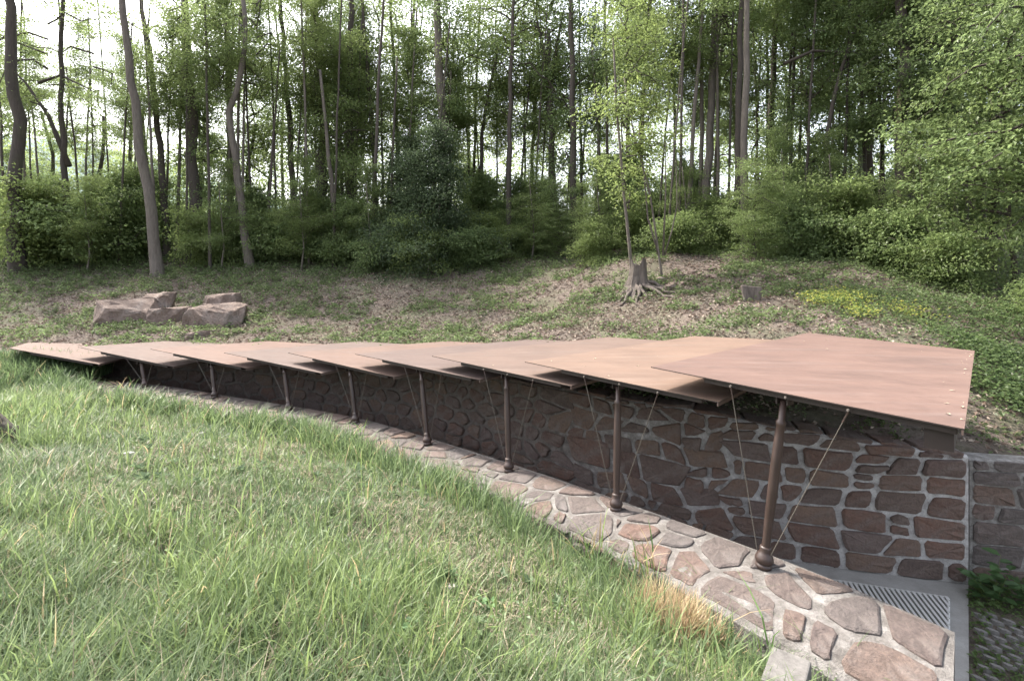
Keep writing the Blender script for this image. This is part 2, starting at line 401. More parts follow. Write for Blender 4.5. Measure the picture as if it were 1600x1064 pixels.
# wide land to the horizon
V, Q, _ = None, None, None
rr = [60, 120, 400, 1500, 5000]; aa = np.linspace(0, 2 * math.pi, 49)[:-1]; VV = []
for r_ in rr: VV.append(np.stack([np.cos(aa) * r_, np.sin(aa) * r_ + 20, np.full(48, -3.0 - (r_ > 100) * 6)], 1))
VV = np.concatenate(VV); q = []
for i in range(len(rr) - 1):
    j = np.arange(48); k = (j + 1) % 48; q.append(np.stack([i * 48 + j, i * 48 + k, (i + 1) * 48 + k, (i + 1) * 48 + j], 1))
tag(ob('valley_ground', mesh_np('valley_ground', VV, [np.concatenate(q)]), M_ground), kind='structure')
# a far wooded mountainside seen through the gap on the left
M_hill, nt, b = mat('wooded_hillside'); n1 = noise(nt, .02, 8, .7)
nt.links.new(ramp(nt, n1, [(.3, (.12, .17, .16)), (.7, (.20, .26, .24))]), b.inputs['Base Color']); b.inputs['Roughness'].default_value = 1  # pale bluish tone stands in for distance haze over the woods
hx = np.linspace(-2600, 200, 60); hy = np.linspace(1100, 2000, 16); HX, HY = np.meshgrid(hx, hy)
HH = np.sin((HY - 1100) / 900 * math.pi * .5) * (420 + 200 * fbm(HX / 300, HY / 300)) * np.clip(-HX / 1500, .08, 1) - 20
V = np.stack([HX.ravel(), HY.ravel(), HH.ravel()], 1); ii = (np.arange(15)[:, None] * 60 + np.arange(59)[None]).ravel()
tag(ob('hills', mesh_np('hills', V, [np.stack([ii, ii + 1, ii + 61, ii + 60], 1)], smooth=True), M_hill), kind='structure')

# ------------------------------------------------------------------ stones
def clip(poly, n, c):
    out = []
    for i in range(len(poly)):
        a, b_ = poly[i], poly[(i + 1) % len(poly)]; da, db = a @ n - c, b_ @ n - c
        if da <= 0: out.append(a)
        if (da < 0 < db) or (db < 0 < da): out.append(a + (b_ - a) * da / (da - db))
    return out
def power_cells(P, Wt, x0, x1, y0, y1, aniso=1.6):
    """cells of a power diagram in a stretched plane"""
    Pn = P * np.array([1, aniso]); out = []
    box = [np.array(q_, float) for q_ in ((x0, y0 * aniso), (x1, y0 * aniso), (x1, y1 * aniso), (x0, y1 * aniso))]
    for i in range(len(P)):
        d = np.linalg.norm(Pn - Pn[i], axis=1); nb = np.argsort(d)[1:26]; poly = box
        for j in nb:
            n = Pn[j] - Pn[i]; c = (Pn[j] @ Pn[j] - Pn[i] @ Pn[i] + Wt[i] - Wt[j]) / 2
            poly = clip(poly, n, c)
            if len(poly) < 3: break
        out.append(np.array(poly) / np.array([1, aniso]) if len(poly) >= 3 else None)
    return out
def outline(poly, joint, n=10, r=rng, jit=.012):
    c = poly.mean(0)
    # area centroid-ish shrink
    d = poly - c; L = np.linalg.norm(d, axis=1)[:, None]; poly = c + d * np.clip(1 - joint * 1.25 / L, .3, 1)
    q = []
    for i in range(len(poly)):
        a, b_ = poly[i], poly[(i + 1) % len(poly)]; e_ = np.linalg.norm(b_ - a)
        if e_ < .045: q += [(a + b_) / 2]; continue
        f = min(.3, (.02 + .03 * r.random()) / e_)
        q += [a + (b_ - a) * f, a + (b_ - a) * (1 - f)]
        if e_ > .16: q.insert(-1, a + (b_ - a) * (.4 + .2 * r.random()))
    q = np.array(q)
    return q + (r.random((len(q), 2)) - .5) * jit * 1.6, c
def stone_geo(o, c, proud, r=rng, rough=.012):
    n = len(o)
    r1 = np.hstack([o, np.full((n, 1), -.05)]); r2 = np.hstack([o * 1.0, (proud * .55 + (r.random((n, 1)) - .5) * rough)])
    k = .86 + r.random((n, 1)) * .08
    r3 = np.hstack([c + (o - c) * k, proud + (r.random((n, 1)) - .5) * rough * 2 + (o[:, :1] - c[0]) * (r.random() - .5) * .06])
    V = np.vstack([r1, r2, r3, [[c[0], c[1], proud + rough * (r.random() - .2)]]])
    j = np.arange(n); k_ = (j + 1) % n
    Q = np.concatenate([np.stack([j, k_, n + k_, n + j], 1), np.stack([n + j, n + k_, 2 * n + k_, 2 * n + j], 1)])
    T = np.stack([2 * n + j, 2 * n + k_, np.full(n, 3 * n)], 1)
    return V, Q, T
def place_stones(cells, parent, mapper, near, joint, proud, limit=290, mat_=None, name='stone', skip=None, rough=.012):
    items = []
    for poly in cells:
        if poly is None: continue
        a = poly; ar = abs(np.sum(a[:, 0] * np.roll(a[:, 1], -1) - np.roll(a[:, 0], -1) * a[:, 1])) / 2
        if ar < .006: continue
        o, c = outline(poly, joint(poly.mean(0)) if callable(joint) else joint)
        if skip is not None and skip(c): continue
        V, Q, T = stone_geo(o, c, proud * (.35 + 1.3 * rng.random()), rng, rough)
        P3 = mapper(V); cen = mapper(np.array([[c[0], c[1], 0]]))[0]
        items.append((near(cen, c), P3, cen, Q, T))
    items.sort(key=lambda t: t[0])
    for it in items[:limit]:
        me = mesh_np(name, it[1] - it[2], [it[3], it[4]]); ob(name, me, mat_, parent, it[2])
    rest = items[limit:]
    if rest:
        mb = MB()
        for it in rest: mb.add(it[1], it[3], it[4])
        tag(ob('far_stones', mb.mesh('far_stones'), mat_, parent), kind='stuff')

# retaining wall -------------------------------------------------
def seeds(x0, x1, y0, y1, ch, cw, jx, jy, wj):
    P, Wt = [], []; y = y0 + ch * .4; row = 0
    while y < y1:
        x = x0 + rng.random() * cw
        while x < x1:
            w = cw * (.55 + rng.random() * .95)
            P.append((x + w / 2 + (rng.random() - .5) * jx, y + (rng.random() - .5) * jy)); Wt.append((rng.random() - .5) * wj)
            x += w
        y += ch * (.8 + .4 * rng.random()); row += 1
    return np.array(P), np.array(Wt)
def wall_body(curve, top, thick, name, mat_, parent, s0, s1, zlow=-.3):
    q = np.arange(s0, s1, .25); q = np.append(q, s1)
    tp = top(q); n = len(q)
    rows = [curve.extend(q, 0, np.full(n, zlow)), curve.extend(q, 0, tp - .03), curve.extend(q, -.04, tp), curve.extend(q, -thick, tp), curve.extend(q, -thick, np.full(n, zlow))]
    V = np.concatenate(rows); Q = []
    for a in range(4):
        j = np.arange(n - 1); Q.append(np.stack([a * n + j, a * n + j + 1, (a + 1) * n + j + 1, (a + 1) * n + j], 1))
    caps = [[4 * n, 3 * n, 2 * n, n, 0], [n - 1, 2 * n - 1, 3 * n - 1, 4 * n - 1, 5 * n - 1]]
    return ob(name, mesh_np(name, V, [np.concatenate(Q), np.array(caps)]), mat_, parent)
rw = empty('retaining_wall', (5.92, 6.64, 0))
tag(rw, 'long curved wall of brown rubble stone behind the posts, under the steel plates', 'stone wall')
inv = Matrix.Translation((-5.92, -6.64, 0))
def reparent0(o, p):
    o.parent = p; o.matrix_parent_inverse = Matrix.Translation(-Vector(p.location))
_ob = ob
def ob(name, me, mat=None, parent=None, loc=None):
    o = _ob(name, me, mat, None, loc)
    if parent is not None:
        if parent.get('_w', 1): reparent0(o, parent)
    return o
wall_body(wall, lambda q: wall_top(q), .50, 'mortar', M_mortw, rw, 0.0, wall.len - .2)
near_c = lambda cen, c: np.linalg.norm(cen - np.array([0, 0, 4])) + (3 if cen[2] < .35 and cen[0] < 2.5 else 0)
P2, W2 = seeds(5.4, 9.0, 0, 2.2, .27, .42, .16, .12, .035)
P3, W3 = seeds(9.0, wall.len, 0, 2.2, .27, .46, .18, .13, .04)
PA = np.vstack([P2, P3]); WA = np.concatenate([W2, W3])
wm = lambda V: wall.extend(V[:, 0], V[:, 2], V[:, 1])
cells = power_cells(PA, WA, 5.415, wall.len - .2, 0.0, 3.0, 1.55)
def courses(x0, x1, y0, y1, ch, cw, ragged=.0):
    # roughly squared stones laid in wavering courses
    out = []; yb = y0; ph = rng.random(4) * 6
    k = 0
    while yb < y1 - .03:
        h = ch * (.7 + .65 * rng.random())
        if yb + h > y1 - .07: h = y1 - yb
        wav = lambda x, y: y + .022 * math.sin(x * 2.1 + y * 5 + ph[0]) * (y0 + .01 < y < y1 - .01)
        x = x0; xe = x1 + (rng.random() - .5) * ragged; lb = rng.normal() * 0
        while x < xe - .02:
            w = cw * (.5 + rng.random() * 1.1)
            if x + w > xe - .16: w = xe - x
            sk = rng.normal() * .03 if x + w < xe else 0
            parts_ = [(yb, yb + h)]
            if h > ch * .95 and rng.random() < .3 and w < cw: parts_ = [(yb, yb + h * .5), (yb + h * .5, yb + h)]
            for a, b_ in parts_: out.append(np.array([[x + lb, wav(x, a)], [x + w - sk, wav(x + w, a)], [x + w + sk, wav(x + w, b_)], [x - lb, wav(x, b_)]]))
            lb = -sk; x += w
        yb += h; k += 1
    return out
def rough_courses():
    # towards the middle the courses get ragged: corners pushed about, big stones among small
    out = []
    for q in courses(2.93, 5.43, 0, 2.1, .27, .40, 0):
        q = q.copy(); f = min(1, (q[:, 0].mean() - 2.9) / 1.2)
        out.append((q, f))
    amp = .075; res = []
    for q, f in out:
        r_ = []
        for p in q:
            k = math.exp(-min(abs(p[0] - 2.93), abs(p[0] - 5.43)) * 6)
            dx = (vnoise(p[0] * 5.3, p[1] * 5.1 + 9) - .5) * 2 * amp * 1.6 * (1 - k); dy = (vnoise(p[0] * 4.7 + 31, p[1] * 4.9) - .5) * 2 * amp * 1.5 * (p[1] > .02)
            r_.append([p[0] + dx, p[1] + dy])
        res.append(np.array(r_))
    return res
def seam(q):       # the change from squared courses to rubble wanders up the wall
    q = np.array(q); w_ = np.exp(-np.abs(q[:, 0] - 5.42) / .45) * (.16 * np.sin(q[:, 1] * 6.5 + .6) + .08 * np.sin(q[:, 1] * 15)); q[:, 0] += w_ + np.exp(-np.abs(q[:, 0] - 2.93) / .35) * (.13 * np.sin(q[:, 1] * 7.5 + 2) + .05 * np.sin(q[:, 1] * 17)); return q
cells = [seam(q) for q in courses(.01, 2.93, 0, 2.05, .225, .42, 0) + rough_courses() + [c_ for c_ in cells if c_ is not None]]
cells2 = []
for p in cells:
    if p is None: continue
    tpv = wall_top(p[:, 0].mean())
    poly = [np.array(a) for a in p]; poly = clip(poly, np.array([0, 1.0]), tpv - .005)
    cells2.append(np.array(poly) if len(poly) >= 3 else None)
place_stones(cells2, rw, wm, near_c, lambda c: .024 + .016 * vnoise(c[0] * 3, c[1] * 4), .035, 290, M_stone, 'stone')
# flat coping stones lying on the wall head
s_ = .03
while s_ < 9:
    w_ = .3 + rng.random() * .45
    poly = np.array([[s_, -.46], [s_ + w_, -.46], [s_ + w_, -.01], [s_, -.01]]) + (rng.random((4, 2)) - .5) * .05
    o, c = outline(poly, .015); V, Q, T = stone_geo(o, c, .03)
    P3_ = wall.extend(V[:, 0], V[:, 1], wall_top(V[:, 0]) + V[:, 2] - .004); cen = P3_.mean(0)
    ob('coping_stone', mesh_np('coping_stone', P3_ - cen, [Q, T]), M_stone, rw, cen); s_ += w_ + .01

sw_ = empty('side_wall', (6.02, 6.70, 0)); tag(sw_, 'lighter stretch of stone wall beyond the vertical joint, above the weeds', 'stone wall')
class Flip:
    pass
sidef = Curve([(14, 6.0), (9.0, 6.2), (7.2, 6.45), (6.0, 6.715)]); sidef.p = np.hstack([sidef.p, np.zeros((len(sidef.p), 1))])
wall_body(sidef, lambda q: np.full(len(q), 1.60), .27, 'mortar', M_mortar, sw_, 0, sidef.len)
cells = courses(sidef.len - 4.2, sidef.len - .01, 0, 1.59, .25, .46)
place_stones(cells, sw_, lambda V: sidef.extend(V[:, 0], V[:, 2], V[:, 1]), near_c, .025, .022, 100, M_rock, 'stone')

# parapet --------------------------------------------------------
pa = empty('stone_parapet', (2.4, 4.6, 0)); tag(pa, 'low rubble parapet with pale mortar joints carrying the row of posts', 'parapet')
def lw(s): return np.interp(s, [0, 2.0, 3.2, 4.5, 7, ledge.len], [.84, .80, .74, .64, .64, .72])
def lz(s, w):
    z = ledge.at(s)[0][..., 2]; e = np.clip((w - lw(s) + .20) / .28, 0, 1.3)
    return z - .16 * e ** 2 - .05 * np.clip(w, 0, 1)
s0l, s1l = float(ledge.sd(np.array(3.13), np.array(3.62))[1]), ledge.len
def skew(s, w): return s - .21 * np.maximum(w + .26, 0) * np.exp(-(s - s0l) / .7)
q = np.append(np.arange(s0l, s1l, .2), s1l); n = len(q)
prof = [(-.26, None, -.4), (-.26, 0, 0), (0, 0, 0), (.3, 0, 0), (.55, 0, 0), (.7, 0, 0), (.8, 0, 0), (.92, 0, 0), (1.0, 0, 0), (1.03, None, -.4)]
rows = []
for w_, f_, z_ in prof:
    ww = np.full(n, w_) if w_ <= 0 else w_ * (lw(q) + .02)
    rows.append(ledge.extend(skew(q, ww), ww, np.full(n, z_) if f_ is None else lz(q, ww)))
V = np.concatenate(rows); Q = []
for a in range(len(prof) - 1):
    j = np.arange(n - 1); Q.append(np.stack([a * n + j, a * n + j + 1, (a + 1) * n + j + 1, (a + 1) * n + j], 1))
j0 = [a * n for a in range(len(prof))][::-1]; j1 = [a * n + n - 1 for a in range(len(prof))]
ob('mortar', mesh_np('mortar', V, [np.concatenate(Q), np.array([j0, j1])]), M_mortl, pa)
Ps, Ws = [], []
s_ = s0l
while s_ < s1l:
    k = 3 if rng.random() < .8 else 2
    for a in range(k):
        Ps.append((s_ + rng.random() * .35, -.25 + (a + .5) * 1.12 / k + (rng.random() - .5) * .2)); Ws.append((rng.random() - .5) * .10)
    s_ += .33 + rng.random() * .20
cells = power_cells(np.array(Ps), np.array(Ws), s0l + .02, s1l, -.255, .86, .85)
def lmap(V):
    f = lw(V[:, 0]) / .86; w_ = np.where(V[:, 1] > 0, V[:, 1] * f, V[:, 1])
    return ledge.extend(skew(V[:, 0], w_), w_, lz(V[:, 0], w_) + V[:, 2])
place_stones(cells, pa, lmap, near_c, lambda c: .030 + .03 * vnoise(c[0] * 2, c[1] * 3), .016, 292, M_rock, 'stone', None, .003)
# stones in the outer face of the parapet near the entrance
P1, W1 = seeds(s0l, 7.5, .35, 1.25, .26, .42, .15, .1, .03)
cells = power_cells(P1, W1, s0l + .02, 7.5, .4, 1.12, 1.4)
place_stones(cells, pa, lambda V: ledge.extend(skew(V[:, 0], .9), 1.03 * (lw(V[:, 0]) + .02) + V[:, 2], V[:, 1]), near_c, .03, .02, 80, M_rock, 'face_stone')

# ------------------------------------------------------------------ passage floor, grate, step, pavers
fq = np.append(np.arange(0, ledge.len, .4), ledge.len)
A = ledge.extend(fq, -.2, np.zeros(len(fq)))
t_ = fq / ledge.len
Bp = wall.extend(t_ * wall.len, -.1, np.zeros(len(fq)))
# the slab ends on the line from the parapet end to the wall end
A2, B2 = [], []
E0, E1 = np.array([3.31, 3.70]), np.array([5.90, 6.62])
top_pts = [E0] + [a[:2] for a in A[A[:, 1] > 4.2]]; bot = [E1] + [b_[:2] for b_ in Bp[1:]]
m_ = 30
def resamp(L):
    L = np.array(L); l = np.concatenate([[0], np.cumsum(np.linalg.norm(np.diff(L, axis=0), axis=1))]); t = np.linspace(0, l[-1], m_)
    return np.stack([np.interp(t, l, L[:, k]) for k in (0, 1)], 1)
ta, tb_ = resamp(top_pts), resamp(bot)
V = np.vstack([np.hstack([ta, np.full((m_, 1), .0)]), np.hstack([tb_, np.full((m_, 1), .0)]), np.hstack([ta, np.full((m_, 1), -.15)]), np.hstack([tb_, np.full((m_, 1), -.15)])])
j = np.arange(m_ - 1)
Q = np.concatenate([np.stack([j, m_ + j, m_ + j + 1, j + 1], 1), np.array([[0, 2 * m_, 3 * m_, m_]])])
tag(ob('passage_floor', mesh_np('passage_floor', V, [Q]), M_conc), kind='structure')
# grate
gA, gB, gC, gD = [W(u, v, F * 4.0 / (v - 430)) for u, v in ((1300, 908), (1482, 936), (1482, 1000), (1300, 962))]
gr = empty('floor_grate', tuple(gB)); tag(gr, 'ribbed metal grate let into the concrete floor at the foot of the wall', 'grate')
gd = (gB - gA)[:2]; gl = np.linalg.norm(gd); gd /= gl; gp = np.array([gd[1], -gd[0]])
Mx = np.array([[gd[0], gp[0], 0], [gd[1], gp[1], 0], [0, 0, 1]])
gw = 1.25; kx = gB[0] / gB[1]
def reach(p):      # how far a bar may run before it meets the slanting end frame
    l = (kx * p[1] - p[0]) / (gp[0] - kx * gp[1]); return min(gw, max(l, 0.0))
pan = []
for k in range(13): pan.append(gA[:2] + gd * gl * k / 12)
V = np.array([[*p, .004] for p in pan] + [[*(p + gp * max(.01, reach(p))), .004] for p in pan]); j_ = np.arange(12)
M_pan, nt, b = mat('grate_pan'); b.inputs['Base Color'].default_value = (.06, .055, .05, 1)
ob('pan', mesh_np('pan', V, [np.stack([13 + j_, 13 + j_ + 1, j_ + 1, j_], 1)]), M_pan, gr)
M_bar, nt, b = mat('grate_metal'); b.inputs['Base Color'].default_value = (.48, .47, .45, 1); b.inputs['Roughness'].default_value = .6; b.inputs['Metallic'].default_value = .1
ob('frame', MB().box((*(gA[:2] + gd * gl / 2), .014), gl / 2, .012, .014, Mx).mesh('frame'), M_bar, gr)
e_ = gB[:2] + gp * 0; e2 = e_ * .86
ob('frame', MB().tube([[*e_, .01], [*e2, .01]], [.014, .014], 4).mesh('frame'), M_bar, gr)
nb = int(gl / .056)
for k in range(nb):
    p = gA[:2] + gd * (k + .5) * gl / nb; l = reach(p)
    if l < .05: continue
    me = MB().box((0, l / 2, 0), .015, l / 2, .012).mesh('bar'); o = ob('bar', me, M_bar, None, None); o.parent = gr; o.matrix_parent_inverse = Matrix.Translation(-gr.location)
    o.location = (p[0], p[1], .024); o.rotation_euler = (0, 0, math.atan2(gp[1], gp[0]) - math.pi / 2)
# concrete step in the bottom corner
st = MB()
stc = W(1222, 1062, 3.42)
a_ = R(-38)
Mx2 = np.array([[math.cos(a_), -math.sin(a_), 0], [math.sin(a_), math.cos(a_), 0], [0, 0, 1]])
st.box((stc[0] + .03, stc[1], stc[2] - .05), .12, .19, .12, Mx2)
M_cb, nt, b = mat('weathered_concrete'); n1 = noise(nt, 12, 8, .7)
nt.links.new(ramp(nt, n1, [(.3, (.07, .065, .06)), (.7, (.17, .16, .15))]), b.inputs['Base Color']); b.inputs['Roughness'].default_value = .95; bump(nt, b, n1, .5, .01)
o = ob('concrete_block', st.mesh('concrete_block'), M_cb); tag(o, 'small grey concrete block in the dry grass beside the parapet', 'block')
bv = o.modifiers.new('b', 'BEVEL'); bv.width = .012; bv.segments = 2
# concrete grass pavers
pv = empty('grass_paving', (5.4, 5.0, 0)); tag(pv, kind='structure')
px, py = np.meshgrid(np.arange(0, 22), np.arange(0, 12))
dir1 = np.array([.80, .60]); dir2 = np.array([.60, -.80])
M_pav, nt, b = mat('paver_concrete'); n1 = noise(nt, 20, 6, .7)
nt.links.new(ramp(nt, n1, [(.3, (.09, .085, .078)), (.7, (.20, .19, .178))]), b.inputs['Base Color']); b.inputs['Roughness'].default_value = .95
hexv = np.array([[-.065, 0], [-.02, .022], [.035, .025], [.065, 0], [.02, -.022], [-.035, -.025]])
Vb = np.vstack([np.hstack([hexv, np.full((6, 1), -.05)]), np.hstack([hexv * .92, np.full((6, 1), .035)])])
Vb[:, :2] = Vb[:, :1] * dir2[None] + Vb[:, 1:2] * dir1[None]
jj = np.arange(6); kk = (jj + 1) % 6
pm = mesh_np('paver_block', Vb, [np.stack([jj, kk, 6 + kk, 6 + jj], 1), np.array([[6, 7, 8, 9, 10, 11]])])
for a in range(26):
    for b_ in range(20):
        p = np.array([4.35, 4.6]) + dir1 * (b_ * .115 - .3) + dir2 * (a * .155 + (b_ % 2) * .078 - 2.0)
        u = 800 + 800 * p[0] / max(p[1], .1); v = 430 + 3200 / max(p[1], .1)
        # keep to the right of the slab edge
        e = (E1 - E0); side_ = e[0] * (p[1] - E0[1]) - e[1] * (p[0] - E0[0])
        if side_ > -.25 or v < 950 or v > 1110 or u > 1650: continue
        if vnoise(p[0] * 3, p[1] * 3) > .86: continue
        ob('paver_block', pm, M_pav, pv, (p[0], p[1], -.02 + rng.random() * .01))

# ------------------------------------------------------------------ posts and steel plates
ray = lambda u: (u - 800) / F
tips = [(1017, 573), (820, 565), (675, 556), (555, 553), (450, 551), (350, 551), (235, 545), (122, 542), (14, 544)]
frs = [(1507, 670), (1123, 628), (893, 603), (750, 593.5), (616, 589), (502, 583), (386, 575.5), (271, 573), (154, 569)]
bls = [(1263, 520, 9.07), (1085, 525, 9.9), (950, 526.5, 11.2), (835, 530, 12.4), (700, 533, 13.3), (560, 533.5, 14.2), (420, 533, 14.9), (260, 533, 15.4), (45, 535, 15.8)]
Pxy = [np.array(p[:2]) for p in FT] + [np.array([-10.6, 12.35])]
plates = []
tang = []
for i in range(9):
    a = Pxy[max(i - 1, 0)]; b_ = Pxy[min(i + 1, 8)]; t = (a - b_); t /= np.linalg.norm(t); tang.append(t)
for i in range(9):
    T = tang[i]; P0 = Pxy[i]
    def hit(u):
        r_ = ray(u)       # P0 + T*k lies on the ray x = r*y
        k = (r_ * P0[1] - P0[0]) / (T[0] - r_ * T[1]); return P0 + T * k
    a = hit(tips[i][0]); b_ = hit(frs[i][0])
    tip = np.array([a[0], a[1], CZ - (tips[i][1] - 430) / F * a[1]]); fr = np.array([b_[0], b_[1], CZ - (frs[i][1] - 430) / F * b_[1]])
    bl = W(*bls[i]); Lf = np.linalg.norm(fr - tip)
    if i == 0: br = W(1523, 548, 7.39)
    else:
        tb2 = T + (np.array([bl[0], bl[1]]) - tip[:2]) * .0
        pb = plates[i - 1][3]; tt = (plates[i - 1][2] - pb)[:2]; tt /= np.linalg.norm(tt)
        e = pb[:2] + tt * .45; br = np.array([e[0], e[1], pb[2] - .13])
    plates.append((tip, fr, br, bl))
    # print('plate', i, tip.round(2), fr.round(2), bl.round(2), br.round(2), round(Lf, 2))
plabels = ['rust brown steel roof plate, the large nearest one with fallen seeds along its right edge',
           'sunlit rust steel roof plate second from the entrance, lapped by the large one',
           'rust steel roof plate third from the entrance end', 'rust steel roof plate fourth from the entrance end',
           'rust steel roof plate fifth from the entrance, middle of the row', 'rust steel roof plate sixth from the entrance end',
           'rust steel roof plate seventh from the entrance end', 'rust steel roof plate eighth from the entrance, last but one at the grassy end',
           'rust steel roof plate lowest in the row, half sunk in tall grass']
def bil(pl, a, b_):   # a along front (0 tip..1 right), b_ towards the back
    tip, fr, br, bl = pl; return (tip * (1 - a) + fr * a) * (1 - b_) + (bl * (1 - a) + br * a) * b_
for i, pl in enumerate(plates):
    tip, fr, br, bl = pl
    r0 = empty('roof_plate', tuple((tip + fr) / 2)); tag(r0, plabels[i], 'roof plate', 'overlapping steel roof plates')
    N = 10; g = np.linspace(0, 1, N + 1)
    top = np.array([bil(pl, a, b_) for b_ in g for a in g]); top[:, 2] += 0.0
    low = top.copy(); low[:, 2] -= .010
    ix = (np.arange(N)[:, None] * (N + 1) + np.arange(N)[None]).ravel(); m = (N + 1) ** 2
    Q = [np.stack([ix, ix + 1, ix + N + 2, ix + N + 1], 1), np.stack([ix + N + 1, ix + N + 2, ix + 1, ix], 1) + m]
    edge = []
    for k in range(N):
        edge += [[k + 1, k, m + k, m + k + 1], [N * (N + 1) + k, N * (N + 1) + k + 1, m + N * (N + 1) + k + 1, m + N * (N + 1) + k],
                 [k * (N + 1), (k + 1) * (N + 1), m + (k + 1) * (N + 1), m + k * (N + 1)], [(k + 1) * (N + 1) + N, k * (N + 1) + N, m + k * (N + 1) + N, m + (k + 1) * (N + 1) + N]]
    me = mesh_np('sheet', (np.vstack([top, low]) - (tip + fr) / 2), Q + [np.array(edge)])
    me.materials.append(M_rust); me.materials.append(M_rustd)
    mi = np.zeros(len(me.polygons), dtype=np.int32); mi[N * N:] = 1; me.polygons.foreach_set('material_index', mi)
    o = ob('sheet', me, None, r0, tuple((tip + fr) / 2))
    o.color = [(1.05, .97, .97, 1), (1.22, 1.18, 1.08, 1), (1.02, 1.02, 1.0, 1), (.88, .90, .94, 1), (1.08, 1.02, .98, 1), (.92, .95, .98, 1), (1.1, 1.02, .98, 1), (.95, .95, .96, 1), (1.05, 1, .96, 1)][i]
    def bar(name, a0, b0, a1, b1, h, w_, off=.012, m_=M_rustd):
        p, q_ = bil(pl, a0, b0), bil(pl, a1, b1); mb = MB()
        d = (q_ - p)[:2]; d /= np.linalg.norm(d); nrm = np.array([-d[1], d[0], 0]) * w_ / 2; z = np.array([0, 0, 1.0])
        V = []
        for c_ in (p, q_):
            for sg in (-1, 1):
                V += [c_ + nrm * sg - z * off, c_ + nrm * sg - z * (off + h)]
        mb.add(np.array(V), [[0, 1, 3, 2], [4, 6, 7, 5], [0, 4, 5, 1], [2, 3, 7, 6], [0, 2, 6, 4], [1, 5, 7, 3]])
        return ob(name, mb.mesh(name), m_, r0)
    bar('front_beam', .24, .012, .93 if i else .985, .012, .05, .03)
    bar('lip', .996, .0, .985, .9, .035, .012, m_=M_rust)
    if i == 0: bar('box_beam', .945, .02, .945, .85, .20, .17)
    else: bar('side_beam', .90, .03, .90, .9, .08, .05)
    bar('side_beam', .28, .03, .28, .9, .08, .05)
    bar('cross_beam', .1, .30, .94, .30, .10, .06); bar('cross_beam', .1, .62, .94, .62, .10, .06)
    for a in (.2, .5, .85):   # rear stub legs down to the earth
        for bb in (.66, .9):
            p = bil(pl, a, bb); zz = float(hill_z(p[0], p[1])) - .15
            if p[2] - .1 - zz > .1 and wall.sd(p[0], p[1])[0] < -.5 and p[0] < 5.2: ob('rear_leg', MB().tube([[p[0], p[1], zz], [p[0], p[1], p[2] - .1]], [.035, .035], 8).mesh('rear_leg'), M_rustd, r0)
    bm_ = None
    us = {0: (1142, 1228, 1326), 1: (913, 968, 1028), 2: (756, 793, 833)}.get(i, ())
    for u in us:   # round bolt heads in the plate edge
        k = (u - tips[i][0]) / (frs[i][0] - tips[i][0]); lo, hi = 0, 1
        for _ in range(30):
            md = (lo + hi) / 2; p = bil(pl, md, 0)
            if 800 + F * p[0] / p[1] < u: lo = md
            else: hi = md
        p = bil(pl, lo, .004); dn = np.array([tang[i][1], -tang[i][0]]); dn = dn if dn[1] < 0 else -dn
        p = p - np.array([0, 0, .035])
        V, Q, T_ = tube_np([p + np.array([dn[0], dn[1], 0]) * .02, p + np.array([dn[0], dn[1], 0]) * .034], [.012, .009], 10)
        ob('bolt', mesh_np('bolt', V, [Q, T_]), M_bolt, r0)
# plinth of earth closing the far left end is part of the ground

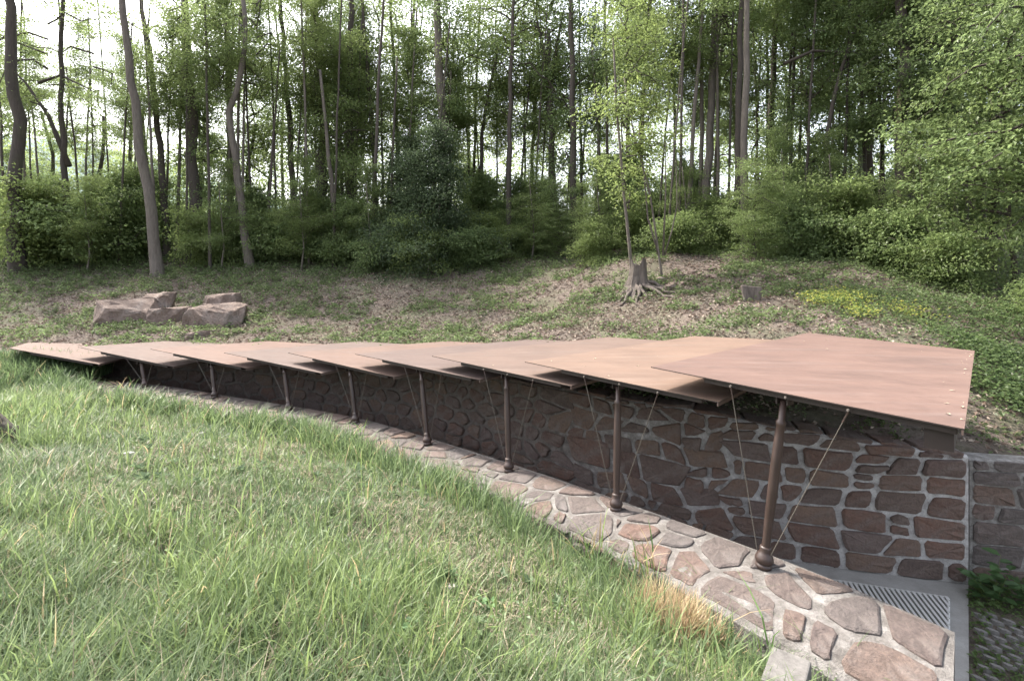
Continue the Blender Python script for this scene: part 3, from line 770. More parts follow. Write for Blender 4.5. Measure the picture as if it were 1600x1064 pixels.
att = [(1142, 1326), (913, 1028), (756, 833), (632, 690), (525, 573), (420, 468), (307, 351), (197, 237)]
plab = ['nearest rusty spindle post with ball foot, under the large plate', 'second rusty post from the entrance, slim with a ball foot',
        'third rusty post from the entrance, upright under a sunlit plate', 'fourth rusty post from the entrance, tall grass at its foot',
        'fifth rusty post from the entrance, long grass hiding its foot', 'sixth rusty post from the entrance with a clear ball foot',
        'seventh rusty post from the entrance, short and leaning', 'shortest rusty post, last before the tall grass']
for i in range(8):
    f_ = FT[i].copy(); f_[2] = float(lz(ledge.sd(f_[0], f_[1])[1], 0)) + .02
    hu = head[i][0]
    def edge_at(u, bb=.0):
        lo, hi = -0.2, 1.2
        for _ in range(40):
            md = (lo + hi) / 2; p = bil(plates[i], md, bb)
            if 800 + F * p[0] / p[1] < u: lo = md
            else: hi = md
        return bil(plates[i], lo, bb)
    h_ = edge_at(hu, .03); h_ = h_ - np.array([0, 0, .022])
    po = empty('support_post', tuple(f_)); tag(po, plab[i], 'post', 'rusty posts on the parapet')
    D = h_ - f_; L = np.linalg.norm(D)
    pr = [(.075, .048), (.10, .036), (.16, .034), (.30, .041), (.55, .045), (.74, .040), (.80, .036), (.81, .042), (.83, .042), (.84, .029), (.95, .029)]
    ptsx = [f_ + D * (.0 + k) if k < .97 else f_ + D * k for k, _ in pr]
    # keep ball-foot height absolute
    ptsx[0] = f_ + D / L * .10; ptsx[1] = f_ + D / L * .16
    ob('shaft', MB().tube(ptsx, [r_ for _, r_ in pr], 16).mesh('shaft', True), M_post, po)
    bf = [(-.02, .070), (.012, .070), (.018, .058), (.024, .060), (.03, .070), (.055, .080), (.085, .074), (.11, .058), (.135, .046), (.16, .052), (.175, .045)]
    ob('ball_foot', MB().tube([f_ + D / L * a for a, _ in bf], [r_ for _, r_ in bf], 18).mesh('ball_foot', True), M_post, po)
    d2 = np.array([tang[i][0], tang[i][1], 0]); n2_ = np.array([-tang[i][1], tang[i][0], 0])
    Mb = np.stack([d2, n2_, [0, 0, 1]], 1)
    for sg in (-1, 1):
        ob('bracket', MB().box(h_ - np.array([0, 0, .055]) + d2 * sg * .048, .007, .055, .055, Mb).mesh('bracket'), M_rustd, po)
    ob('head_pin', MB().tube([h_ - np.array([0, 0, .06]) - d2 * .075, h_ - np.array([0, 0, .06]) + d2 * .075], [.016, .016], 8).mesh('head_pin'), M_post, po)
    for u, s_ in zip(att[i], (-1, 1)):
        p = edge_at(u, .006) - np.array([0, 0, .05]); q_ = f_ + d2 * s_ * .055 + np.array([0, 0, .09])
        ob('cable', MB().tube([q_, (p + q_) / 2, p], [.0038] * 3, 6).mesh('cable'), M_cable, po)
        dd = (q_ - p) / np.linalg.norm(q_ - p)
        ob('turnbuckle', MB().tube([p, p + dd * .03, p + dd * .11], [.011, .008, .007], 8).mesh('turnbuckle'), M_post, po)

# ------------------------------------------------------------------ leaf geometry
def leaves_np(P, D, N, L, Wd, fold=.25):
    """P (n,3) base, D unit length direction, N unit normal -> quads"""
    Sd = np.cross(D, N); Sd /= np.linalg.norm(Sd, axis=1)[:, None] + 1e-9
    L = L[:, None]; Wd = Wd[:, None]
    up = N * (Wd * fold)
    V = np.stack([P, P + D * L * .45 + Sd * Wd * .5 + up, P + D * L - N * L * .12, P + D * L * .45 - Sd * Wd * .5 + up], 1)
    n = len(P); Q = np.arange(4 * n).reshape(n, 4)
    return V.reshape(-1, 3), Q
def unit(a): return a / (np.linalg.norm(a, axis=-1, keepdims=True) + 1e-9)
def leafcol(n, r, base, var=.35, hue=.25):
    k = (1 - var / 2 + var * r.random((n, 1))); b_ = np.array(base)[None] * k
    yl = r.random((n, 1)) * hue; b_ = b_ * (1 - yl) + np.array([[.19, .225, .065]]) * yl
    return np.repeat(b_, 4, 0)
def spray_leaves(centers, dirs, r, per, spread, flat, ls, droop=.25):
    """clusters of leaves round the twig points: flat, slightly drooping sprays"""
    n = len(centers)
    c = np.repeat(centers, per, 0); d = np.repeat(dirs, per, 0)
    off = r.normal(size=(n * per, 3)) * np.array([spread, spread, flat])
    p = c + off + d * (r.random((n * per, 1)) - .3) * spread
    D = unit(d * .6 + r.normal(size=(n * per, 3)) * .55 + off * 1.0 + np.array([0, 0, -droop]))
    N = unit(np.array([0, -.15, 1.0]) + r.normal(size=(n * per, 3)) * .7)
    N = unit(N - D * (N * D).sum(1)[:, None])
    L = ls * (.65 + .7 * r.random(n * per)); return p, D, N, L

def crown_mesh(name, seed, z0, z1, rad, nbr, per, ls, base=(.06, .095, .022), shape='tall', sub=7, spread=.33, flat=.10, gap=.0, hue=.25, lean=0.15, up=.9):
    r = np.random.default_rng(seed); C_, D_, twig = [], [], MB()
    for k in range(nbr):
        t = (k + r.random()) / nbr; z = z0 + (z1 - z0) * t
        if shape == 'tall': rr_ = rad * (.45 + .75 * math.sin(min(1, t * 1.15 + .12) * math.pi) ** .7) * (.55 + .6 * r.random())
        elif shape == 'cone': rr_ = rad * (1.03 - t) ** .75 * (.8 + .3 * r.random())
        elif shape == 'even': rr_ = rad * (.6 + .55 * r.random())
        else: rr_ = rad * math.sqrt(max(.05, 1 - (t * 1.0) ** 2)) * (.3 + 1.1 * r.random() ** 1.4)
        az = r.random() * 6.283
        if gap and math.cos(az * 2 + t * 7) > 1 - gap: continue
        d = np.array([math.cos(az), math.sin(az), lean + up * r.random()]); d /= np.linalg.norm(d)
        m = max(3, int(sub * rr_ / rad + 2)); prev = np.array([0, 0, z]); pts = [prev]
        for q_ in range(m):
            prev = prev + d * rr_ / m * 1.05 + r.normal(size=3) * .05 * rr_; d = unit(d + np.array([0, 0, -.12]) + r.normal(size=3) * .22); pts.append(prev)
            if q_ >= 0:
                sidev = np.array([-d[1], d[0], 0]); wdt = rr_ * .32 * (1 - abs(q_ / m - .4))
                for sg in (-1, 0, 1):
                    C_.append(prev + sidev * sg * wdt * (.4 + .9 * r.random()) + np.array([0, 0, (r.random() - .55) * .5 * (abs(sg) + .3)])); D_.append(unit(d + sidev * sg * .8))
        ra = np.linspace(.012 + .012 * rr_, .006, len(pts)); twig.tube(pts, ra, 4, False)
    C_ = np.array(C_); D_ = np.array(D_)
    p, D, N, L = spray_leaves(C_, D_, r, per, spread, flat, ls)
    V, Q = leaves_np(p, D, N, L, L * .62)
    clump = np.repeat(.75 + .5 * r.random((len(C_), 1)), per, 0)
    n = len(p); col = leafcol(n, r, base, .4, hue) * np.repeat(clump, 4, 0)
    me = mesh_np(name, V, [Q], col); me.materials.append(M_leaf)
    tw = twig.mesh(name + '_branches'); tw.materials.append(M_bark)
    return me, tw

G1, G2, G3 = (.12, .17, .072), (.15, .20, .075), (.065, .095, .05)
CR = {
 'a': crown_mesh('crown', 21, 4.0, 20, 3.6, 40, 28, .13, G1, spread=.34, sub=5, flat=.16),
 'b': crown_mesh('crown', 22, 6.5, 21, 4.2, 37, 28, .135, G2, spread=.36, sub=5, flat=.16),
 'c': crown_mesh('crown', 23, 2.5, 16, 2.8, 48, 26, .13, G1, spread=.30, sub=5, flat=.16),
 'd': crown_mesh('crown', 24, 6.5, 20, 3.4, 22, 24, .135, G2, spread=.34, sub=5, flat=.18),          # open crown
 'o': crown_mesh('crown', 29, 8.5, 19, 3.4, 12, 20, .13, G2, spread=.34, sub=5, flat=.18),
 'e': crown_mesh('crown', 25, 1.2, 11, 2.8, 40, 26, .12, G2, spread=.30, sub=5, flat=.15),
 's': crown_mesh('foliage', 31, .1, 3.0, 1.9, 40, 18, .135, G2, 'dome', 6, .30, .12),
 't': crown_mesh('foliage', 32, .1, 2.2, 2.2, 38, 18, .14, G1, 'dome', 6, .34, .12),
 'k': crown_mesh('foliage', 33, .1, 4.6, 2.0, 52, 20, .14, G1, 'dome', 5, .32, .15),
 'y': crown_mesh('foliage', 34, .2, 6.6, 3.2, 80, 26, .11, G3, 'cone', 7, .28, .14, hue=.05, lean=-.25, up=.6),
 'n': crown_mesh('crown', 35, .6, 9, 3.3, 38, 22, .125, G1, 'even', 6, .27, .07, lean=-.05, up=.6),
 'm': crown_mesh('crown', 36, 1.2, 11, 3.6, 48, 24, .135, G1, 'even', 6, .28, .08, lean=-.05, up=.7),
 'l': crown_mesh('crown', 37, 1.2, 8.5, 1.4, 28, 8, .11, (.15, .20, .07), 'even', 5, .17, .06, lean=.1, hue=.5),
}
def put_crown(key, parent, loc, rz, sc, name='crown', zs=1):
    me, tw = CR[key]
    for nm, m_ in ((name, me), ('branches', tw)):
        o = bpy.data.objects.new(nm, m_); C.objects.link(o); o.parent = parent; o.matrix_parent_inverse = Matrix.Translation(-Vector(parent.location))
        o.location = loc; o.rotation_euler = (0, 0, rz); o.scale = (sc, sc, sc * zs)
        if nm == 'branches': o['kind'] = 'stuff'
def gz(x, y):
    return float(hill_z(np.array(x), np.array(y)))
def trunk_mesh(pts, w, n=9, flare=1.5, r=None, taper=.5):
    pts = np.array(pts, float); l = np.concatenate([[0], np.cumsum(np.linalg.norm(np.diff(pts, axis=0), axis=1))]); m = max(8, int(l[-1] / 1.0))
    t = np.linspace(0, l[-1], m); t[1] = min(.35, t[1] * .5)
    p = np.stack([np.interp(t, l, pts[:, k]) for k in range(3)], 1)
    p[2:-1] += (rng.random((m - 3, 3)) - .5) * w * .35
    rad = w / 2 * (1 - (1 - taper) * t / l[-1]); rad[0] *= flare; rad[1] *= 1 + (flare - 1) * .35
    return MB().tube(p, rad, n, True, .12, rng)
def tree(label, uv, d, wpx, crown=None, csc=1, barkm=None, group=None, cat='tree', limbs=(), name='tree', cz=0, cname='crown', crot=None, taper=.5, ztop=None):
    x0, y0 = ray(uv[0][0]) * d, d; z0 = gz(x0, y0)
    pts = [[x0, y0, z0 - .25]]
    for u, v in uv[1:]: pts.append(list(W(u, v, d)))
    a, b_ = np.array(pts[-2]), np.array(pts[-1]); e = unit(b_ - a)
    if ztop: 
        while pts[-1][2] < ztop: pts.append(list(np.array(pts[-1]) + unit(e + np.array([0, 0, .3])) * 1.5))
    r0 = empty(name, (x0, y0, z0)); tag(r0, label, cat, group)
    w = wpx * d / F
    mb = trunk_mesh(pts, w, taper=taper)
    ob('trunk', mb.mesh('trunk', True), barkm or M_bark, r0)
    for L_ in limbs:
        q_ = [list(W(u, v, d + (L_[2] if len(L_) > 2 else 0) * k)) for k, (u, v) in enumerate(L_[0])]
        ob('limb', MB().tube(q_, np.linspace(L_[1] * d / F / 2, .015, len(q_)), 7, True, .1, rng).mesh('limb', True), barkm or M_bark, r0)
    if crown:
        for cc in ([crown] if isinstance(crown, str) else crown):
            mid = np.array(pts[min(2, len(pts) - 1)])
            put_crown(cc, r0, (x0 * .5 + mid[0] * .5, y0 + (1.9 * csc if cc in 'abcdoem' else 0), z0 + cz), rng.random() * 6.28 if crot is None else crot, csc, cname)
    return r0
GT = 'trunks along the edge of the wood'
T_ = tree
T_('thick dark straight tree at the left end of the wood edge', [(28, 330), (26, 180), (12, 0)], 25, 21, 'o', 1, ztop=20)
T_('dark tree with a slanting fork, between the thick left tree and the leaning grey trunk', [(112, 290), (95, 180), (98, 0)], 27, 10, 'o', .9, limbs=[([(108, 260), (75, 180), (40, 130), (10, 100)], 8), ([(60, 130), (95, 118), (130, 135), (155, 148)], 5)], ztop=19)
T_('bare grey trunk leaning left with clear bark down to the ground', [(247, 398), (232, 300), (208, 150), (192, 0)], 24.5, 17, 'o', .9, M_barkl, ztop=18, cz=2.5)
T_('slim dark forked trunk just behind the leaning grey one', [(262, 350), (248, 200), (222, 0)], 28, 11, 'o', 1, limbs=[([(243, 160), (230, 60), (235, 0)], 7)], ztop=20)
T_('thick ivy covered tree between the two bare grey trunks', [(306, 340), (300, 180), (288, 0)], 28, 19, 'c', .95, ztop=20)
T_('pale grey trunk with an S bend and clear foot on the slope', [(392, 390), (372, 290), (358, 170), (383, 100), (380, 0)], 25.5, 13, 'b', .85, M_barkl, ztop=17, cz=3.5)
T_('dark slim trunk just right of the pale bent one', [(365, 360), (358, 160), (352, 0)], 31, 12, 'a', 1, ztop=20)
T_('double dark trunk standing left of the ivy pair', [(462, 380), (452, 200), (438, 0)], 30, 11, 'd', 1, ztop=20)
T_('pale slender trunk leaning left beside the ivy pair', [(532, 392), (515, 260), (500, 110)], 26, 8, 'e', .9, M_barkl, cz=2.5)
T_('ivy wrapped dark trunk, left one of a pair', [(498, 380), (505, 200), (492, 0)], 29, 19, 'c', 1, ztop=20)
T_('ivy wrapped dark trunk, right one of a pair', [(546, 380), (548, 200), (548, 0)], 29, 15, 'c', .95, ztop=20)
T_('very slim straight dark trunk against the white sky left of the dark yew', [(592, 370), (580, 180), (566, 0)], 29, 8, 'd', .95, ztop=20)
T_('slim dark trunk in the sky gap above the dark yew', [(625, 370), (620, 180), (610, 0)], 31, 8, 'd', 1, ztop=20)
T_('slender dark trunk second in the sky gap above the dark yew', [(648, 370), (643, 180), (648, 0)], 34, 9, 'd', 1.1, ztop=21)
T_('tall brown trunk rising out of the top of the dark yew', [(700, 370), (690, 200), (684, 0)], 27, 19, 'a', 1, M_barkl, ztop=20, cz=2)
T_('slim tree with upper fork right of the yew', [(750, 380), (752, 200), (775, 90)], 29, 8, 'd', .9)
T_('dark trunk clear to its foot beside the yew, right side', [(795, 372), (796, 200), (802, 0)], 26, 9, 'b', .9, ztop=19, cz=1.5)
T_('dark trunk forking into a V high in the middle of the wood', [(868, 390), (862, 220), (858, 90)], 28, 13, 'b', 1, limbs=[([(862, 130), (845, 60), (832, 0)], 9), ([(862, 130), (872, 60), (884, 0)], 9)], ztop=16)
T_('dark trunk left of the pale sapling', [(898, 400), (895, 200), (892, 0)], 25, 12, 'a', .95, ztop=20)
T_('grey twin trunk, left one of the two by the young beech', [(1100, 400), (1108, 200), (1120, 0)], 22, 14, 'a', .9, M_barkl, ztop=18, cz=4)
T_('thinner grey twin trunk, touching its thicker neighbour', [(1090, 400), (1098, 200), (1096, 0)], 22.6, 8, None, 1, M_barkl, ztop=18)
T_('smooth grey trunk beside the torn brown one, tallest right of centre', [(1165, 400), (1164, 200), (1166, 0)], 19.5, 13, 'b', .8, M_barkl, ztop=17, cz=4)
T_('brown trunk with torn bark behind the smooth grey trunk', [(1152, 400), (1152, 200), (1160, 0)], 20.3, 12, 'a', .8, M_bark, ztop=17, cz=4)
T_('dark trunk with short side stub right of the grey pair', [(1208, 370), (1206, 160), (1212, 0)], 26, 12, 'a', 1, ztop=19)
T_('slim bent trunk leaning right under a long dark bough', [(1283, 330), (1292, 200), (1310, 120), (1345, 20)], 20, 9, 'c', .8, limbs=[([(1225, 100), (1270, 80), (1330, 82), (1390, 96)], 6)])
T_('leaf clad stout tree behind the bent slim trunk', [(1348, 380), (1360, 200), (1365, 0)], 24, 15, 'c', 1, ztop=18)
T_('thick brown tree with a split pale scar on its left flank', [(1412, 385), (1410, 200), (1408, 0)], 18.5, 25, 'd', 1, M_bark, ztop=15, cz=4)
T_('diagonal leaning trunk crossing the thick brown tree', [(1368, 385), (1420, 240), (1475, 110), (1515, 0)], 19.2, 14, 'n', .8, limbs=[([(1470, 120), (1510, 75), (1560, 35), (1600, 8)], 8)], cz=4)
T_('massive dim trunk behind the diagonal one', [(1462, 380), (1478, 200), (1490, 0)], 21, 24, 'd', 1, ztop=16, cz=3.5)
T_('dark gnarled trunk half hidden by leaves at the right border', [(1548, 330), (1562, 200), (1580, 0)], 16, 16, 'm', .9, ztop=14, cz=3)
M_torn, nt, b = mat('torn_wood'); n1 = noise(nt, 6, 6, .7, 'Object', (3, 3, .6)); nt.links.new(ramp(nt, n1, [(.35, (.12, .07, .045)), (.65, (.34, .26, .19))]), b.inputs['Base Color']); b.inputs['Roughness'].default_value = .9
for o_ in [q_ for q_ in C.objects if q_.get('label', '').startswith('thick brown tree with a split')]:
    for v0, v1 in ((138, 215), (285, 372)):
        ob('torn_bark', MB().tube([W(1404 + (k % 2), v0 + (v1 - v0) * k / 5, 18.27) for k in range(6)], [.02, .07, .10, .08, .06, .02], 7, True, .4, rng).mesh('torn_bark'), M_torn, o_)
# stump sapling group ------------------------------------------------
T_('slender pale sapling with yellow green leaves growing from the old stump', [(991, 405), (975, 300), (965, 200), (958, 60)], 16.4, 5.5, 'l', 1.0, M_barkl, cz=1.2, crot=.5, name='sapling')
o = T_('thin stems fanning out from one foot right of the stump', [(1036, 405), (1015, 300), (990, 210), (975, 120)], 16.8, 3.5, 'l', .75, M_barkl, name='sapling', cz=2.2,
   limbs=[([(1036, 400), (1040, 300), (1040, 220)], 3.2), ([(1038, 400), (1050, 360), (1058, 320), (1056, 250)], 2.5), ([(1030, 402), (1012, 340), (1006, 270), (998, 200)], 3)])
# yew, understory ----------------------------------------------------
def shrub(key, u, d, sc, label, group=None, name='shrub', cat='shrub', zs=1, dz=0):
    x = ray(u) * d; z = gz(x, d)
    r0 = empty(name, (x, d, z)); tag(r0, label, cat, group)
    ob('stem', MB().tube([[x, d, z - .2], [x + .05, d, z + .8 * sc], [x, d + .1, z + 1.7 * sc]], [.05 * sc, .035 * sc, .015], 6).mesh('stem'), M_bark, r0)
    put_crown(key, r0, (x, d, z + dz), rng.random() * 6.28, sc, 'foliage', zs); return r0
shrub('y', 680, 24.5, 1.0, 'big dark yew like bush with drooping sprays in front of the wood', name='yew_bush', cat='bush')
shrub('y', 640, 27.0, .95, 'darker bush behind and left of the big yew', name='yew_bush', cat='bush')
for u, d, k, sc, lab in [(655, 23.4, 's', .7, 'lighter bush growing through the front of the big yew'), (735, 23.6, 't', .7, 'lighter low bush at the right front of the big yew'), (605, 24.4, 't', .75, 'lighter bush at the left foot of the big yew'), (60, 26, 's', 1.25, 'broad dark bush at the foot of the thick left tree'), (150, 26.5, 't', 1.3, 'grey green bush left of the leaning trunk'),
    (205, 27.5, 'k', 1.0, 'tall dark bush behind the leaning grey trunk'), (320, 26.2, 's', .8, 'low round bush between the two bare grey trunks'),
    (440, 27, 't', 1.0, 'wide low bush right of the bent pale trunk'), (540, 25.6, 'k', .7, 'upright light bush left of the big yew'),
    (765, 25, 's', .65, 'small pale leaved bush at the right foot of the yew'), (875, 23.5, 'n', .38, 'young beech with flat bright sprays left of the stump'),
    (930, 20.5, 's', .5, 'small bush just behind and left of the stump'), (1060, 19, 't', .55, 'low leafy bush behind the fanning stems'),
    (1180, 17, 'n', .36, 'young beech with flat bright sprays before the grey trunks'), (1250, 17.5, 't', .7, 'spreading bush right of the smooth grey trunk'),
    (1330, 17, 's', .75, 'bush below the bent slim trunk'), (1400, 15.5, 't', .7, 'pale leaved bush in front of the thick brown tree'),
    (815, 27, 'k', .8, 'dark bush behind the trunk beside the yew'), (850, 26, 't', .8, 'wide dim bush left of the young beech'), (960, 25, 'k', .75, 'tall dim bush behind the old stump'),
    (1010, 22.5, 's', .8, 'dim bush behind the pale sapling'), (1075, 23.5, 'k', .8, 'tall bush behind the fanning stems'), (1125, 20, 's', .65, 'bush at the foot of the grey twin trunks'), (490, 26.5, 'k', .75, 'tall bush between the pale bent trunk and the ivy pair'),
    (400, 27.5, 'k', .8, 'tall bush right behind the pale bent trunk'), (90, 28, 'k', .9, 'tall bush behind the forked dark tree')]:
    shrub(k, u, d, sc, lab)
for u, d, k, sc, lab in [(135, 24.8, 'e', .42, 'young leafy tree left of the leaning grey trunk'), (345, 25.2, 'e', .48, 'young leafy tree just left of the pale bent trunk'), (470, 25, 'e', .5, 'young leafy tree before the double dark trunk'),
    (575, 24.6, 'e', .46, 'young leafy tree left of the big yew, below the very slim trunk'), (830, 24.2, 'e', .45, 'young leafy tree right of the dark trunk by the yew'), (935, 21.5, 'e', .40, 'young leafy tree between dark trunk and pale sapling'),
    (1070, 20, 'e', .38, 'young leafy tree left of the grey twin trunks'), (1225, 18.2, 'e', .42, 'young leafy tree right of the smooth grey trunk'), (1300, 18, 'e', .40, 'young leafy tree below the long dark bough'), (1440, 16.2, 'e', .42, 'young leafy tree between the thick brown tree and the border')]:
    x = ray(u) * d; z = gz(x, d); r0 = empty('young_tree', (x, d, z)); tag(r0, lab, 'tree', 'young leafy trees along the edge of the wood')
    ob('trunk', trunk_mesh([[x, d, z - .2], [x + .15, d, z + 2.2 * sc], [x - .1, d, z + 9 * sc]], .08, 6).mesh('trunk', True), M_barkl, r0)
    put_crown(k, r0, (x, d + .3, z), rng.random() * 6.28, sc)
# near trees reaching in from the right
T_('leafy tree with flat sprays overhanging from the right border', [(1640, 420), (1650, 200), (1660, 0)], 12.8, 16, 'n', .95, ztop=12, cz=.6, crot=1.0)
T_('nearer leafy tree whose boughs hang over the slope at the right', [(1590, 430), (1575, 300), (1560, 150)], 14.6, 8, 'n', .80, cz=.9, crot=2.6)
shrub('t', 1660, 11.2, .42, 'dense bush at the right border above the side wall')
shrub('t', 1480, 14.0, .55, 'low spreading bush between thick tree and right border')
# ranks of forest behind: alike, dim, uncountable detail but separate trunks
gF = 'alike trees deep in the wood'; gU = 'alike undergrowth bushes deep in the wood'
rf = np.random.default_rng(77)
for row, (d, step, keys) in enumerate([(33.5, 150, 'acb'), (40, 120, 'bad')]):
    u = -60 + rf.random() * 60
    while u < 1680:
        uu, dd = u + (rf.random() - .5) * 40, d + (rf.random() - .5) * 5
        x = ray(uu) * dd; z = gz(x, dd)
        u += step * (.8 + .45 * rf.random())
        sc = .75 + .3 * rf.random()
        if 60 < uu < 430: sc *= .50 if row else .42
        elif 560 < uu < 700: sc *= .62
        if uu > 1250: sc *= .85
        r0 = empty('tree', (x, dd, z)); tag(r0, 'dim slender tree among many alike deep in the wood', 'tree', gF)
        lean = (rf.random() - .5) * 2.4
        h = 18 * sc + 2
        pts = [[x, dd, z - .3], [x + lean * .3, dd, z + h * .35], [x + lean * .5 + (rf.random() - .5) * .8, dd, z + h * .65], [x + lean, dd, z + h]]
        ob('trunk', trunk_mesh(pts, (.20 + .2 * rf.random()), 7).mesh('trunk', True), M_bark, r0)
        put_crown(keys[int(rf.random() * 3)], r0, (x + lean * .4, dd, z), rf.random() * 6.28, sc)
for d, step in ((30, 95), (36, 80)):
    u = -40
    while u < 1660:
        uu, dd = u + (rf.random() - .5) * 30, d + (rf.random() - .5) * 3; u += step * (.8 + .5 * rf.random())
        if uu > 1000: dd -= 5
        x = ray(uu) * dd; z = gz(x, dd); r0 = empty('shrub', (x, dd, z)); tag(r0, 'shadowy bush among many alike under the trees of the wood', 'shrub', gU)
        put_crown('skt'[int(rf.random() * 3)], r0, (x, dd, z), rf.random() * 6.28, (.7 + .4 * rf.random()) * (1 + (d > 40) * .5), 'foliage')
# thin poles between
for k in range(104):
    uu = 15 + k * 15.2 + (rf.random() - .5) * 20; dd = 25.0 + rf.random() * 9; dd -= 6 * (uu > 1000)
    x = ray(uu) * dd; z = gz(x, dd); h = 9 + rf.random() * 11; ln = (rf.random() - .5) * 2.5
    r0 = empty('young_tree', (x, dd, z)); tag(r0, 'thin young trunk among many alike inside the wood', 'tree', 'thin young trunks inside the wood')
    ob('trunk', trunk_mesh([[x, dd, z - .2], [x + ln * .4, dd, z + h * .5], [x + ln, dd, z + h]], .10 + .11 * rf.random(), 6).mesh('trunk', True), M_barkl if rf.random() < .3 else M_bark, r0)
    if k % 5 < 2: put_crown('e', r0, (x, dd + .8, z + h * .45), rf.random() * 6.28, .45 + .3 * rf.random())

# far-off wood closing the view between the trunks
r = np.random.default_rng(55); m = 9000
U = -150 + 1900 * r.random(m); Dd = 46 + 22 * r.random(m)
topv = np.interp(U, [-150, 60, 250, 440, 480, 560, 580, 700, 740, 1000, 1250, 1300, 1500, 1750], [160, 205, 225, 205, 140, 160, 235, 235, 170, 160, 180, 235, 245, 200]) + 70 * (fbm(U / 45, Dd / 9) - .5)
ztop = 4 + (430 - topv) / F * Dd; zz = -1 + (ztop + 1) * r.random(m) ** 1.25
Cn = np.stack([(U - 800) / F * Dd, Dd, zz], 1); dr_ = unit(r.normal(size=(m, 3)) * np.array([1, 1, .3]))
p, D, N, L = spray_leaves(Cn, dr_, r, 20, .55, .32, .26)
V, Q = leaves_np(p, D, N, L, L * .65)
col = leafcol(len(p), r, (.17, .22, .075), .4, .5) * np.repeat(np.repeat(.7 + .6 * r.random((m, 1)), 20, 0), 4, 0)
tag(ob('distant_wood', mesh_np('distant_wood', V, [Q], col), M_leaf), 'far mass of light green leaves closing the view behind the trunks', 'woods', None, 'stuff')

# ------------------------------------------------------------------ rocks, stump, slab
def rock_mesh(name, dims, seed, flat=.6, npt=26):
    import bmesh
    bm = bmesh.new(); r = np.random.default_rng(seed)
    P = r.normal(size=(npt, 3)); P = unit(P) * (.8 + .25 * r.random((npt, 1))); P = np.sign(P) * np.abs(P) ** .75
    P[:, 2] = np.minimum(P[:, 2], flat + .10 * P[:, 0] + .08 * r.random(npt)); P[:, 2] = np.maximum(P[:, 2], -.6)
    for p in P: bm.verts.new(p * np.array(dims))
    rr_ = bmesh.ops.convex_hull(bm, input=bm.verts)
    bmesh.ops.delete(bm, geom=[v for v in bm.verts if not v.link_faces], context='VERTS')
    if dims[0] > .3:
        bmesh.ops.bevel(bm, geom=list(bm.edges), offset=.035, segments=1, affect='EDGES', profile=.5)
        bmesh.ops.triangulate(bm, faces=bm.faces)
        bmesh.ops.subdivide_edges(bm, edges=bm.edges, cuts=2, use_grid_fill=True)
        for v in bm.verts:
            p = v.co; e = .05 * (vnoise(p.x * 5 + seed, p.y * 5 + p.z * 4) - .5) + .03 * (vnoise(p.x * 13, p.y * 12 + p.z * 11) - .5)
            v.co = p * (1 + e * 2.6)
    me = bpy.data.meshes.new(name); bm.to_mesh(me); bm.free(); me.polygons.foreach_set('use_smooth', np.zeros(len(me.polygons), dtype=bool)); return me
GB = 'boulders on the slope'
M_boul, nt, b = mat('boulder'); n1 = noise(nt, 1.6, 8, .65); n2 = noise(nt, 14, 6, .7)
c = ramp(nt, n1, [(.3, (.13, .095, .08)), (.5, (.215, .158, .128)), (.7, (.265, .225, .20))])
c = mix(nt, .7, c, ramp(nt, n2, [(.3, (.45, .45, .45)), (.65, (1.15, 1.15, 1.15))]), 'MULTIPLY')
nt.links.new(c, b.inputs['Base Color']); b.inputs['Roughness'].default_value = .9; bump(nt, b, mix(nt, .5, n1, n2), 1, .15)
for k, (u, v, dims, sd, rz, lab, zt) in enumerate([
    (193, 492, (1.2, .8, 1.0), 3, .2, 'reddish boulder at the left end of the boulder group', .18),
    (236, 480, (1.0, .8, .9), 4, -.3, 'flat pointed boulder at the back left of the group', .22),
    (272, 491, (1.2, .9, .75), 5, .5, 'low sloping boulder with grass on top, in the middle of the group', .05),
    (333, 500, (1.15, .85, 1.05), 6, -.1, 'big squared boulder with an orange brown face, front right of the group', .1),
    (345, 481, (.75, .7, .85), 8, .9, 'grey flat topped boulder behind the squared one', .25),
    (305, 520, (.45, .3, .32), 9, .3, 'small grey stone lying in front of the boulder group', .08)]):
    # depth where that sight line meets the slope
    d = 14.0
    while d < 30 and W(u, v + 8, d)[2] > gz(ray(u) * d, d): d += .1
    p = W(u, v, d); o = ob('boulder', rock_mesh('boulder', dims, sd), M_boul, None, (p[0], d + .2, gz(p[0], d) + zt - .12)); o.rotation_euler = (0, 0, rz); tag(o, lab, 'boulder', GB)
def on_slope(u, v, d0=9.0):
    d = d0
    while d < 40 and W(u, v, d)[2] > gz(ray(u) * d, d): d += .08
    return np.array([ray(u) * d, d, gz(ray(u) * d, d)])
# old stump with bared roots
sp = on_slope(997, 452); sp = np.array([ray(997) * 16.3, 16.3, gz(ray(997) * 16.3, 16.3)])
su = empty('tree_stump', tuple(sp)); tag(su, 'old grey stump with bared roots on the eroded bank below the sapling', 'tree stump')
mb = MB(); th = np.arange(16) * 2 * math.pi / 16; V = []
for z, r_ in ((-.5, .75), (-.15, .45), (.1, .32), (.40, .25), (.62, .24), (.8, .25)):
    lob = 1 + .30 * np.sin(th * 5 + z * 1.5) * (1.0 - z) + .08 * rng.random(16)
    V.append(np.stack([np.cos(th) * r_ * lob, np.sin(th) * r_ * lob, np.full(16, z) + (.42 * rng.random(16) - .2 if z > .7 else 0)], 1))
V.append(np.array([[0, 0, .55]])); V = np.concatenate(V) + sp; Q = []
for i in range(5):
    j = np.arange(16); k = (j + 1) % 16; Q.append(np.stack([i * 16 + j, i * 16 + k, (i + 1) * 16 + k, (i + 1) * 16 + j], 1))
j = np.arange(16); k = (j + 1) % 16; T3 = np.stack([80 + j, 80 + k, np.full(16, 96)], 1)
